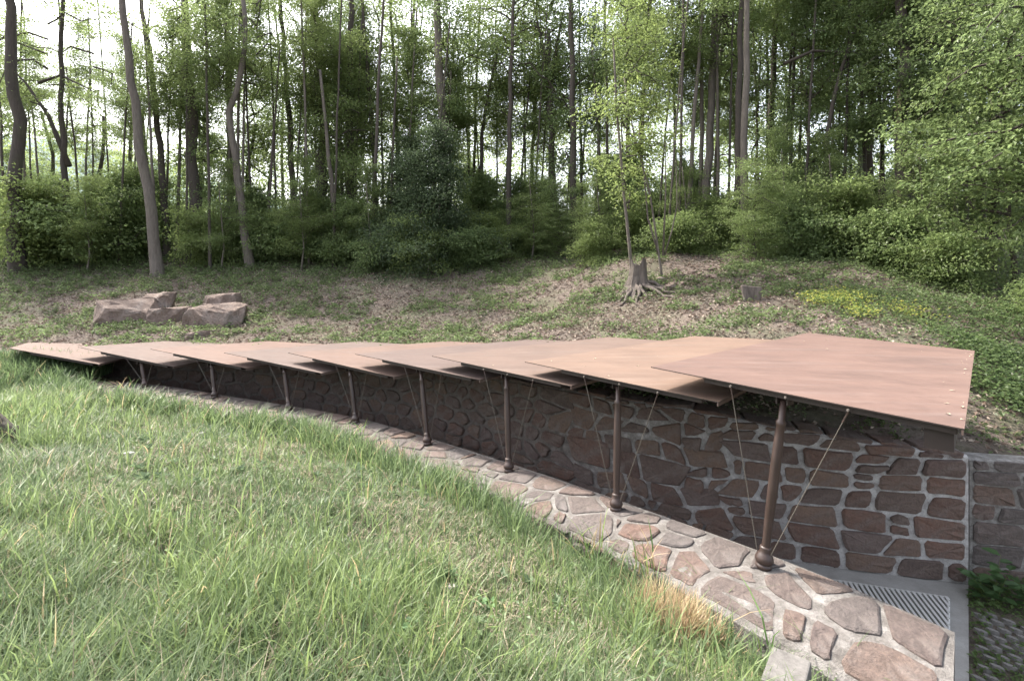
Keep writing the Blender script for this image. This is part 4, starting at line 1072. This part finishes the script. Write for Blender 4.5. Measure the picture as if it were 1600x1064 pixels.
ob('stump_body', mesh_np('stump_body', V, [np.concatenate(Q), T3], smooth=False), M_wood, su)
for a in range(7):
    az = -2.6 + a * .33 + rng.random() * .2; pts = []; x, y = sp[0], sp[1]; ln = 1.0 + rng.random() * .9
    for q_ in range(7):
        t = q_ / 6; xx = x + math.cos(az) * (.25 + ln * t) + (rng.random() - .5) * .16; yy = y + math.sin(az) * (.25 + ln * t); pts.append([xx, yy, gz(xx, yy) + .10 * (1 - t) + .25 * max(0, .5 - t) + (rng.random() - .5) * .05])
    ob('root', MB().tube(pts, np.linspace(.075, .015, 7), 6, True, .2, rng).mesh('root', True), M_wood, su)
p = np.array([ray(1176) * 13.0, 13.0, 0]); p[2] = gz(p[0], p[1])
sl_ = MB(); V = np.array([[-.26, 0, .40], [.26, 0, .36], [.20, .02, -.1], [-.18, .02, -.1], [-.24, .12, .42], [.25, .12, .38], [.20, .14, -.1], [-.18, .14, -.1]])
V = V * np.array([1, 1, 1.05]); sl_.add(V, [[0, 3, 2, 1], [4, 5, 6, 7], [0, 1, 5, 4], [3, 7, 6, 2], [0, 4, 7, 3], [1, 2, 6, 5]])
o = ob('wood_slab', sl_.mesh('wood_slab'), M_wood, None, tuple(p)); o.rotation_euler = (R(-12), 0, R(-8)); tag(o, 'grey cut slab of wood standing in the slope behind the large plate', 'slab')
bvm = o.modifiers.new('b', 'BEVEL'); bvm.width = .02
# rubble on the eroded bank right of the stump
for k in range(16):
    u = 1030 + k * 6 + rng.random() * 10; v = 425 + rng.random() * 25; d = 16.8 - (v - 425) * .05; x = ray(u) * d
    s_ = .09 + rng.random() * .12
    o = ob('rubble_stone', rock_mesh('rubble_stone', (s_, s_ * .8, s_ * .55), 40 + k), M_boul, None, (x, d, gz(x, d) + s_ * .2)); o.rotation_euler = (0, 0, rng.random() * 3)
    tag(o, 'fist to head sized brown stone on the eroded bank right of the stump', 'stone', 'rubble stones beside the stump')
# mossy root stump / log at the left border, in the grass
d = 6.3
x = ray(24) * d; zb = float(bank_z(np.array(x), np.array(d)))
mb = MB()
for k in range(6):
    a = k * .22
    mb.tube([[x - .35 + k * .075, d + .04 * math.sin(k * 2), zb - .1], [x - .28 + k * .05, d, zb + .14 + .02 * k], [x - .28 + k * .02, d + .02, zb + .40 - .02 * k], [x - .40, d, zb + .58]], [.085, .075, .06, .03], 7, True, .3, rng)
o = ob('root_stump', mb.mesh('root_stump', True), M_bark); tag(o, 'dark weathered root stump cut by the left border of the lawn', 'stump')
# pale stones lying in the lawn
for u, v, s_, lab in [(200, 714, .055, 'white topped grey stone alone in the lawn'), (316, 680, .045, 'pale round stone, middle of three near the parapet grass'),
    (294, 676, .035, 'pale stone, left of three near the parapet grass'), (356, 682, .035, 'pale stone, right of three near the parapet grass'), (222, 884, .03, 'small cream stone in the lawn at lower left'), (708, 922, .03, 'small cream stone in the lawn, lower middle')]:
    d = 2.0
    while d < 14 and W(u, v, d)[2] > float(bank_z(np.array(ray(u) * d), np.array(d))) + .03: d += .03
    x = ray(u) * d; o = ob('pale_stone', rock_mesh('pale_stone', (s_ * 1.3, s_, s_ * .7), int(u)), M_conc, None, (x, d, float(bank_z(np.array(x), np.array(d))) + s_ * .5 + .03)); tag(o, lab, 'stone', 'pale stones in the lawn')

# ------------------------------------------------------------------ grass on the bank
def blades(n_try, area, dens, hfun, cfun, r, zf, seg=2, wd=.0045, lean=.35):
    x = area[0] + (area[1] - area[0]) * r.random(n_try); y = area[2] + (area[3] - area[2]) * r.random(n_try)
    keep = r.random(n_try) < dens(x, y); x, y = x[keep], y[keep]
    z = zf(x, y) - .01; h = hfun(x, y, r); n = len(x); az = r.random(n) * 6.283; ln = lean * (.3 + r.random(n) * 1.2)
    dx, dy = np.cos(az), np.sin(az); wz = az + 1.57 + (r.random(n) - .5); wx, wy = np.cos(wz), np.sin(wz); w = wd * (.6 + .8 * r.random(n)) * np.clip(.6 + y / 9, .7, 2.2)
    def pt(t, wf, sg):
        hor = ln * h * t ** 2 * 1.2; return np.stack([x + dx * hor + wx * w * wf * sg, y + dy * hor + wy * w * wf * sg, z + h * (t - .35 * ln * t ** 2.2)], 1)
    if seg == 2: rows = [pt(0, 1, -1), pt(0, 1, 1), pt(.55, .8, 1), pt(.55, .8, -1), pt(1, 0, 0)]
    else: rows = [pt(0, 1, -1), pt(0, 1, 1), pt(.4, .95, 1), pt(.4, .95, -1), pt(.75, .65, 1), pt(.75, .65, -1), pt(1.05, 0, 0)]
    K = len(rows); V = np.stack(rows, 1).reshape(-1, 3); b0 = np.arange(n) * K
    if seg == 2: Q = [np.stack([b0, b0 + 1, b0 + 2, b0 + 3], 1)]; T = np.stack([b0 + 3, b0 + 2, b0 + 4], 1)
    else: Q = [np.stack([b0, b0 + 1, b0 + 2, b0 + 3], 1), np.stack([b0 + 3, b0 + 2, b0 + 4, b0 + 5], 1)]; T = np.stack([b0 + 5, b0 + 4, b0 + 6], 1)
    return V, Q, T, np.repeat(cfun(x, y, h, r), K, 0), n
rg = np.random.default_rng(3)
def vis(x, y):
    return (np.abs(x) < y * 1.04 + .5)
def bank_ok(x, y):
    s_, a_ = ledge.sd(x, y); ok = (s_ > np.where(x < -10, .1, np.interp(a_, [2, 3.2, 4.5, 7, 18], [.86, .76, .60, .58, .66]) + .12 * vnoise(x * 3, y * 3))) & (y > 1.5)
    tlx = (x < -10.5) & (y < 13.3 + fbm(x, y) * .8)
    return (ok | tlx), s_
def dens_main(x, y):
    ok, s_ = bank_ok(x, y)
    dd = np.clip(3.2 / y, 0, 1) ** 1.1
    return ok * vis(x, y) * np.clip(dd, .12, 1) * (.35 + .65 * fbm(x * 1.7, y * 1.7))
def tallf(x, y):
    s_, _ = ledge.sd(x, y); n = fbm(x * .8 + 3, y * .8 + 8)
    t = np.clip((3.6 - y) / 1.2, 0, 1) * .9 + np.clip((1.7 - s_) / .8, 0, 1) * .9 + np.clip((-x - .78 * y + .6) / 1.2, 0, 1) * .6
    return np.clip(t * (.4 + n * 1.1), 0, 1)
def h_main(x, y, r): return (.04 + .09 * r.random(len(x))) * (.3 + 1.4 * fbm(x * 2.2, y * 2.2)) + tallf(x, y) * (.04 + .20 * r.random(len(x)) ** 1.5)
def c_main(x, y, h, r):
    n = len(x); dry = (r.random(n) < .09 + .42 * np.clip(1.6 * (fbm(x * 1.1 + 30, y * 1.1) - .38), 0, 1) * (1 - tallf(x, y)))[:, None]
    g = np.array([[.105, .150, .072]]) * (.65 + .7 * r.random((n, 1))) ; yv = r.random((n, 1)) ** 2
    g = g * (1 - yv * .7) + np.array([[.18, .225, .085]]) * yv * .7
    cool = np.clip(fbm(x * .6, y * .6 + 40) * 2 - .6, 0, 1)[:, None]; g = g * (1 - cool * .45) + np.array([[.07, .118, .062]]) * cool * .45
    dr = np.array([[.32, .275, .20]]) * (.6 + .6 * r.random((n, 1)))
    return np.where(dry, dr, g)
V1 = blades(1500000, (-15, 4, 1.5, 13.5), dens_main, h_main, c_main, rg, bank_z, 2, .0038, .55)
mb = MB(); V, Q, T, Cc, n1_ = V1; mb.add(V, Q[0], T); mb.C.append(Cc)
tag(ob('lawn_grass', mb.mesh('lawn_grass'), M_grass), 'short green grass with dry straw patches on the bank', 'grass', None, 'stuff')
# tall blades: near the camera and along the parapet
def dens_tall(x, y):
    ok, s_ = bank_ok(x, y); n = fbm(x * 2.3 + 9, y * 2.3)
    near = np.clip((4.4 - y) / 1.7, .03, 1) * np.clip(1.4 - (x + .2) * .35, .3, 1.2); edge = np.clip((1.6 - s_) / .5, 0, 1) * np.clip(y / 8, .5, 1) * .8; lft = np.clip((-x - .84 * y + .5) / .8, 0, 1) * .4 * (y > 6)
    return ok * vis(x, y) * np.clip((near * .8 + edge + lft) * np.clip(n * 2.8 - .85, .03, 1.3) + .012, 0, 1)
def h_tall(x, y, r): return (.13 + .30 * r.random(len(x))) * np.clip(.75 + y / 14, .7, 1.35)
def c_tall(x, y, h, r):
    n = len(x); yv = r.random((n, 1)); g = np.array([[.098, .143, .066]]) * (1 - yv) + np.array([[.20, .26, .09]]) * yv
    s_, _ = ledge.sd(x, y); e = np.clip((1.7 - s_) / .6, 0, 1)[:, None] * .6; g = g * (1 - e) + np.array([[.075, .12, .055]]) * e * (.6 + .8 * yv)
    dry = (r.random((n, 1)) < .03); return np.where(dry, np.array([[.34, .27, .15]]), g)
V, Q, T, Cc, n2_ = blades(420000, (-15, 4, 1.5, 13.5), dens_tall, h_tall, c_tall, rg, bank_z, 3, .0048, .45)
mb = MB(); mb.add(V, np.concatenate(Q), T); mb.C.append(Cc)
tag(ob('tall_grass', mb.mesh('tall_grass'), M_grass), 'long arching green blades at the front of the lawn and along the parapet', 'grass', None, 'stuff')
def dens_edge(x, y):
    s_, a_ = ledge.sd(x, y); return ((s_ > .48) & (s_ < 1.05) & (y > 3.5)) * np.clip(fbm(x * 2.7 + 4, y * 2.7 + 1) * 4 - 1.9, 0, 1) * vis(x, y) * np.clip((1.1 - s_) * 2, 0, 1)
V, Q, T, Cc, n3_ = blades(90000, (-12, 3, 3, 13.2), dens_edge, lambda x, y, r: .16 + .26 * r.random(len(x)) ** 1.5, c_tall, rg, lambda x, y: np.maximum(bank_z(x, y), ledge.at(ledge.sd(x, y)[1])[0][:, 2] - .22), 3, .0042, 1.1)
mb = MB(); mb.add(V, np.concatenate(Q), T); mb.C.append(Cc)
tag(ob('edge_grass', mb.mesh('edge_grass'), M_grass), 'ragged long grass spilling over the outer edge of the parapet', 'grass', None, 'stuff')
# clover and broad leaf weeds in the lawn
nw = 26000; x = -13 + 16 * rg.random(nw); y = 1.8 + 11 * rg.random(nw); ok, s_ = bank_ok(x, y)
k = ok & vis(x, y) & (rg.random(nw) < np.clip(fbm(x * 1.5 + 60, y * 1.5) * 3 - 1.3, 0, 1) + np.clip((1.5 - s_) / .5, 0, 1) * .5); x, y = x[k], y[k]; n = len(x)
P = np.stack([x, y, bank_z(x, y) + .02 + .10 * rg.random(n) * (1 + tallf(x, y))], 1); az = rg.random(n) * 6.28
D = unit(np.stack([np.cos(az), np.sin(az), .3 * rg.random(n)], 1)); N = unit(np.array([0, 0, 1.0]) + rg.normal(size=(n, 3)) * .3); N = unit(N - D * (N * D).sum(1)[:, None])
L = .022 + .03 * rg.random(n); V, Q = leaves_np(P, D, N, L, L * .7)
tag(ob('lawn_weeds', mesh_np('lawn_weeds', V, [Q], leafcol(n, rg, (.12, .18, .08), .5, .2)), M_grass), 'clover and small round weed leaves among the grass', 'weeds', None, 'stuff')
# rosettes of broad leaved weeds
nr = 520; x = -9 + 11 * rg.random(nr); y = 2.0 + 7 * rg.random(nr); ok, s_ = bank_ok(x, y)
k = ok & vis(x, y) & (rg.random(nr) < np.clip(fbm(x * .9 + 21, y * .9 + 2) * 3.2 - 1.2, .05, 1)); x, y = np.repeat(x[k], 9), np.repeat(y[k], 9); n = len(x)
az = rg.random(n) * 6.28; P = np.stack([x, y, bank_z(x, y) + .03 + .05 * rg.random(n)], 1)
D = unit(np.stack([np.cos(az), np.sin(az), .35 + .5 * rg.random(n)], 1)); N = unit(np.array([0, 0, 1.0]) + rg.normal(size=(n, 3)) * .2); N = unit(N - D * (N * D).sum(1)[:, None])
L = .05 + .05 * rg.random(n); V, Q = leaves_np(P, D, N, L, L * .5)
tag(ob('rosette_weeds', mesh_np('rosette_weeds', V, [Q], leafcol(n, rg, (.105, .155, .08), .4, .1)), M_grass), 'scattered rosettes of broad pale green weed leaves in the lawn', 'weeds', None, 'stuff')
# flattened dead thatch between the blades
n = 40000; x = -11 + 14 * rg.random(n); y = 1.7 + 8 * rg.random(n) ** 1.2; ok, s_ = bank_ok(x, y)
k = ok & vis(x, y) & (rg.random(n) < np.clip(fbm(x * 1.1 + 30, y * 1.1) * 3.4 - 1.1, .08, 1)); x, y = x[k], y[k]; n = len(x); az = rg.random(n) * 6.28
P = np.stack([x, y, bank_z(x, y) + .02 + .05 * rg.random(n)], 1); D = unit(np.stack([np.cos(az), np.sin(az), .25 * rg.normal(size=n)], 1)); N = unit(np.array([0, 0, 1.0]) + rg.normal(size=(n, 3)) * .4); N = unit(N - D * (N * D).sum(1)[:, None])
L = .06 + .09 * rg.random(n); V, Q = leaves_np(P, D, N, L, L * .05)
tag(ob('dead_thatch', mesh_np('dead_thatch', V, [Q], leafcol(n, rg, (.27, .23, .165), .6, 0)), M_litter), 'pale dead straw lying flat between the blades', 'dry grass', None, 'stuff')
# dry straw tuft beside the parapet
def tuft(name, label, u, v, d, n, h, spread, cols, sd, cat='grass tuft', z=None, lean=.5, wd=.004):
    r = np.random.default_rng(sd); x0 = ray(u) * d; z0 = float(bank_z(np.array(x0), np.array(d))) if z is None else z
    zf = lambda x, y: np.full(len(x), z0) if z is not None else bank_z(x, y)
    def de(x, y): return np.exp(-(((x - x0) ** 2 + (y - d) ** 2) / spread ** 2)) > r.random(len(x))
    V, Q, T, Cc, n_ = blades(n, (x0 - 2 * spread, x0 + 2 * spread, d - 2 * spread, d + 2 * spread), de, lambda x, y, rr: h * (.5 + .6 * rr.random(len(x))),
                  lambda x, y, hh, rr: np.array(cols)[rr.integers(0, len(cols), len(x))] * (.7 + .6 * rr.random((len(x), 1))), r, zf, 3, wd, lean)
    mb = MB(); mb.add(V, np.concatenate(Q), T); mb.C.append(Cc); o = ob(name, mb.mesh(name), M_grass); tag(o, label, cat); return o
straw = [(.36, .28, .17), (.30, .22, .13), (.42, .36, .2)]; grn = [(.08, .15, .04), (.16, .24, .05), (.10, .18, .05)]
tuft('dry_grass_tuft', 'large straw coloured grass tuft against the parapet near the bottom', 1066, 975, 4.2, 11000, .36, .22, straw + [(.30, .2, .12)], 5, lean=.35)
tuft('dry_grass_tuft', 'small tangle of dead grass beside the concrete block', 1175, 1045, 3.4, 2200, .15, .16, straw, 6, lean=.9)
for k, (u, v, d, lab) in enumerate([(556, 668, 9.3, 'long grass tuft at the foot of the fifth post'), (730, 690, 7.3, 'long grass tuft in front of the third post'), (930, 830, 5.3, 'long thin grass tuft at the parapet edge below the second post'),
    (1010, 850, 4.85, 'long grass tuft hanging over the parapet between first and second post'), (300, 615, 10.9, 'long grass tuft left of the seventh post'), (195, 600, 12.0, 'arching grass tuft at the far end of the parapet'), (1170, 1000, 3.95, 'green grass tuft at the corner where the parapet face shows')]):
    x0 = ray(u) * d; s_, a_ = ledge.sd(np.array(x0), np.array(d)); zz = float(ledge.at(float(a_))[0][2]) - .12
    tuft('grass_tuft', lab, u, v, d, 90, .42, .14, grn + straw[:1], 20 + k, z=zz, lean=.6, wd=.006)
# upright weed with oval leaves by the parapet
def weed(label, x, y, z, h, nst, ls, sd, cat='weed', base=(.09, .16, .05)):
    r = np.random.default_rng(sd); w = empty('leafy_weed', (x, y, z)); tag(w, label, cat)
    st_, P, D = MB(), [], []
    for k in range(nst):
        az = r.random() * 6.28; tip_ = np.array([math.cos(az) * h * .3, math.sin(az) * h * .3, h * (.6 + .5 * r.random())]); b0 = np.array([x, y, z]) + np.array([math.cos(az), math.sin(az), 0]) * h * .08
        st_.tube([b0, b0 + tip_ * .5, b0 + tip_], [.004, .003, .002], 5)
        for q_ in range(7):
            t = .2 + q_ * .13; a2 = az + q_ * 2.4
            P.append(b0 + tip_ * t); D.append(unit(np.array([math.cos(a2), math.sin(a2), .2])))
    P, D = np.array(P), np.array(D); n = len(P); N = unit(np.array([0, 0, 1.0]) + r.normal(size=(n, 3)) * .25); N = unit(N - D * (N * D).sum(1)[:, None]); L = ls * (.7 + .5 * r.random(n))
    me = st_.mesh('stem'); me.color_attributes.new('Col', 'FLOAT_COLOR', 'POINT'); me.color_attributes['Col'].data.foreach_set('color', np.tile([.12, .14, .05, 1], len(me.vertices)).astype(np.float32))
    ob('stem', me, M_grass, w)
    # rounder leaf: two quads
    Sd = np.cross(D, N); Lc = L[:, None]
    V = np.stack([P, P + D * Lc * .3 + Sd * Lc * .3 + N * Lc * .06, P + D * Lc * .7 + Sd * Lc * .27 + N * Lc * .02, P + D * Lc - N * Lc * .12, P + D * Lc * .7 - Sd * Lc * .27 + N * Lc * .02, P + D * Lc * .3 - Sd * Lc * .3 + N * Lc * .06], 1)
    for i in range(n):
        col = np.array(base) * (.7 + .6 * r.random())
        me = mesh_np('leaf', V[i] - P[i], [np.array([[0, 1, 2, 3], [0, 3, 4, 5]])], np.tile(col, (6, 1))); ob('leaf', me, M_grass, w, tuple(P[i]))
    return w
q_ = W(1168, 975, 4.12); weed('leafy upright weed with oval leaves against the parapet stones', q_[0], 4.12, float(bank_z(np.array(q_[0]), np.array(4.12))), .42, 4, .075, 3)
q_ = W(1105, 1000, 3.95); weed('low broad leaved weed in front of the dry tuft', q_[0], 3.95, float(bank_z(np.array(q_[0]), np.array(3.95))), .22, 4, .07, 4)
q_ = W(1542, 905, 6.35); weed('big leaved weed at the foot of the side wall', q_[0], 6.3, -.02, .5, 5, .17, 5, base=(.06, .11, .04))
q_ = W(1590, 905, 6.35); weed('second leafy weed along the side wall, at the right border', q_[0], 6.2, -.02, .4, 5, .13, 6, base=(.06, .11, .04))
for k, (u, v) in enumerate([(560, 935), (700, 910), (635, 1010), (760, 960)]):
    d = 2.0
    while d < 14 and W(u, v, d)[2] > float(bank_z(np.array(ray(u) * d), np.array(d))): d += .03
    x = ray(u) * d; weed(['broad leaved weed left of centre in the front lawn', 'broad leaved weed in the middle of the front lawn', 'broad leaved weed lowest in the front lawn', 'broad leaved weed right of centre in the front lawn'][k], x, d, float(bank_z(np.array(x), np.array(d))), .13, 3, .06, 30 + k, base=(.11, .19, .08))

# ------------------------------------------------------------------ slope cover: dead leaves and herbs
def slope_scatter(n, amask, zf=hill_z, region=(-34, 30, 7, 34)):
    x = region[0] + (region[1] - region[0]) * rg.random(n); y = region[2] + (region[3] - region[2]) * rg.random(n)
    hm, bm_, lf, sw2, sl2 = regions(x, y); ok = hm & (np.abs(x) < y * 1.06 + 1)
    ok &= rg.random(n) < np.clip(15.0 / y, 0, 1) ** 1.6
    ok &= rg.random(n) < amask(x, y); return x[ok], y[ok]
x, y = slope_scatter(420000, lambda x, y: np.clip(.55 + .9 * (fbm(x * .7 + 12, y * .7) - .5), .05, 1))
n = len(x); az = rg.random(n) * 6.28; P = np.stack([x, y, hill_z(x, y) + .005 + .03 * rg.random(n)], 1)
D = unit(np.stack([np.cos(az), np.sin(az), .35 * rg.normal(size=n)], 1)); N = unit(np.array([0, 0, 1.0]) + rg.normal(size=(n, 3)) * .45); N = unit(N - D * (N * D).sum(1)[:, None])
L = (.05 + .06 * rg.random(n)) * np.clip(.75 + y / 40, .8, 1.5); V, Q = leaves_np(P, D, N, L, L * .6, .4)
base = np.where(rg.random((n, 1)) < .5, np.array([[.17, .125, .10]]), np.array([[.31, .26, .215]])) * (.45 + .8 * rg.random((n, 1)))
tag(ob('leaf_litter', mesh_np('leaf_litter', V, [Q], np.repeat(base, 4, 0)), M_litter), 'brown and pale dead leaves covering the slope', 'leaf litter', None, 'stuff')
def herb_mask(x, y):
    m = np.clip((fbm(x * .5 + 70, y * .5 + 3) - .44) * 5, 0, 1) * .42 + np.clip((fbm(x * 1.5, y * 1.5 + 33, 2) - .52) * 7, 0, 1) * .75
    far = np.clip((y - 21) / 5, 0, 1) * (x < 2); rt = np.clip((x - 6.5) / 3, 0, 1) * .45
    return np.clip(m + far * .8 + rt, 0, 1)
x, y = slope_scatter(120000, herb_mask)
n0 = len(x); per = 9; z0 = hill_z(x, y); hh = (.06 + .16 * rg.random(n0)) * (1 + .8 * (y > 20))
xx = np.repeat(x, per) + rg.normal(size=n0 * per) * .07; yy = np.repeat(y, per) + rg.normal(size=n0 * per) * .07; zz = np.repeat(z0, per) + np.repeat(hh, per) * rg.random(n0 * per)
n = len(xx); az = rg.random(n) * 6.28; P = np.stack([xx, yy, zz], 1)
D = unit(np.stack([np.cos(az), np.sin(az), .5 * rg.normal(size=n)], 1)); N = unit(np.array([0, -.2, 1.0]) + rg.normal(size=(n, 3)) * .5); N = unit(N - D * (N * D).sum(1)[:, None])
L = (.04 + .05 * rg.random(n)) * np.clip(.7 + yy / 30, .8, 1.6); V, Q = leaves_np(P, D, N, L, L * .6)
col = np.repeat(np.repeat(np.array([[.10, .138, .06]]) * (.5 + .9 * rg.random((n0, 1))), per, 0) * (.75 + .5 * rg.random((n, 1))), 4, 0)
tag(ob('slope_herbs', mesh_np('slope_herbs', V, [Q], col), M_leaf), 'green patches of low herbs over the dead leaves of the slope', 'ground cover', None, 'stuff')
# yellow green flowering spurge
def blob(name, label, spots, n, cols, h, ls, sd, cat):
    r = np.random.default_rng(sd); P = []
    for (u, v, d, sx) in spots:
        c0 = ray(u) * d; m = int(n * sx); X = c0 + r.normal(size=m) * sx; Y = d + r.normal(size=m) * sx * .9; P.append(np.stack([X, Y, hill_z(X, Y) + h * (.35 + .75 * r.random(m))], 1))
    P = np.concatenate(P); n = len(P); az = r.random(n) * 6.28; D = unit(np.stack([np.cos(az), np.sin(az), .3 * r.normal(size=n)], 1)); N = unit(np.array([0, 0, 1.0]) + r.normal(size=(n, 3)) * .4); N = unit(N - D * (N * D).sum(1)[:, None])
    L = ls * (.6 + .8 * r.random(n)); V, Q = leaves_np(P, D, N, L, L * .8)
    col = np.array(cols)[r.integers(0, len(cols), n)] * (.75 + .5 * r.random((n, 1)))
    tag(ob(name, mesh_np(name, V, [Q], np.repeat(col, 4, 0)), M_leaf), label, cat, None, 'stuff')
blob('yellow_flowers', 'yellow flowering ground plants on the slope behind the large plate', [(1300, 468, 12.7, .42), (1325, 485, 12.0, .36), (1290, 480, 12.2, .25), (1275, 468, 12.6, .15), (1420, 490, 11.4, .3), (1345, 505, 11.2, .2)], 1700, [(.34, .33, .07), (.22, .26, .06), (.10, .15, .05), (.10, .15, .05)], .22, .05, 8, 'flowers')
blob('bank_plants', 'dense low green plants on the bank right of the large plate', [(1560, 600, 8.8, .5), (1590, 560, 9.6, .6), (1600, 640, 8.1, .4), (1535, 565, 9.7, .35), (1620, 520, 10.8, .7)], 2600, [(.055, .088, .036), (.08, .12, .045)], .2, .06, 9, 'ground cover')
# weeds and moss between pavers
r = np.random.default_rng(12); m = 16000; X = 4.2 + 4.6 * r.random(m); Y = 4.2 + 3.0 * r.random(m)
e = (E1 - E0); sd_ = e[0] * (Y - E0[1]) - e[1] * (X - E0[0]); s2, _ = side.sd(X, Y)
keep = (sd_ < -.06) & (s2 < -.02) & (r.random(m) < np.where(Y > 6.0, .9, .12 + .5 * np.clip(fbm(X * 3, Y * 3) * 3 - 1.3, 0, 1)) + .6 * np.exp(-np.abs(sd_ + .3) * 4)); X, Y = X[keep], Y[keep]; n = len(X)
P = np.stack([X, Y, -.02 + r.random(n) * (.05 + .12 * np.clip((Y - 5.8) / .6, 0, 1))], 1); az = r.random(n) * 6.28; D = unit(np.stack([np.cos(az), np.sin(az), .3 * r.normal(size=n)], 1)); N = unit(np.array([0, 0, 1.0]) + r.normal(size=(n, 3)) * .4); N = unit(N - D * (N * D).sum(1)[:, None])
L = .03 + .035 * r.random(n); V, Q = leaves_np(P, D, N, L, L * .65); col = leafcol(n, r, (.07, .12, .04), .6, .2)
tag(ob('paving_weeds', mesh_np('paving_weeds', V, [Q], col), M_leaf), 'small weeds growing between the concrete pavers and along the side wall', 'weeds', None, 'stuff')
# seeds and dead leaves fallen on the large plate
r = np.random.default_rng(14); PP = []
for i, (cnt, amin) in {0: (22, .9), 1: (8, .5), 2: (4, 0)}.items():
    for k in range(cnt):
        a = 1 - abs(r.normal()) * .03 if (i == 0 and r.random() < .75) else r.random(); a = min(a, .99)
        b_ = r.random() * (.9 if i == 0 else .5); PP.append(bil(plates[i], a, b_) + np.array([0, 0, .006 + .004 * r.random()]))
P = np.array(PP); n = len(P); az = r.random(n) * 6.28; D = unit(np.stack([np.cos(az), np.sin(az), .1 * r.random(n)], 1)); N = np.tile([[0, 0, 1.0]], (n, 1)); N = unit(N - D * (N * D).sum(1)[:, None])
L = .02 + .05 * r.random(n) ** 2; V, Q = leaves_np(P, D, N, L, L * .45, .15); col = np.repeat(np.array([[.55, .47, .36]]) * (.4 + .8 * r.random((n, 1))), 4, 0)
tag(ob('fallen_leaves', mesh_np('fallen_leaves', V, [Q], col), M_litter), 'pale winged seeds and leaf scraps lying on the nearest steel plates', 'leaf litter', None, 'stuff')
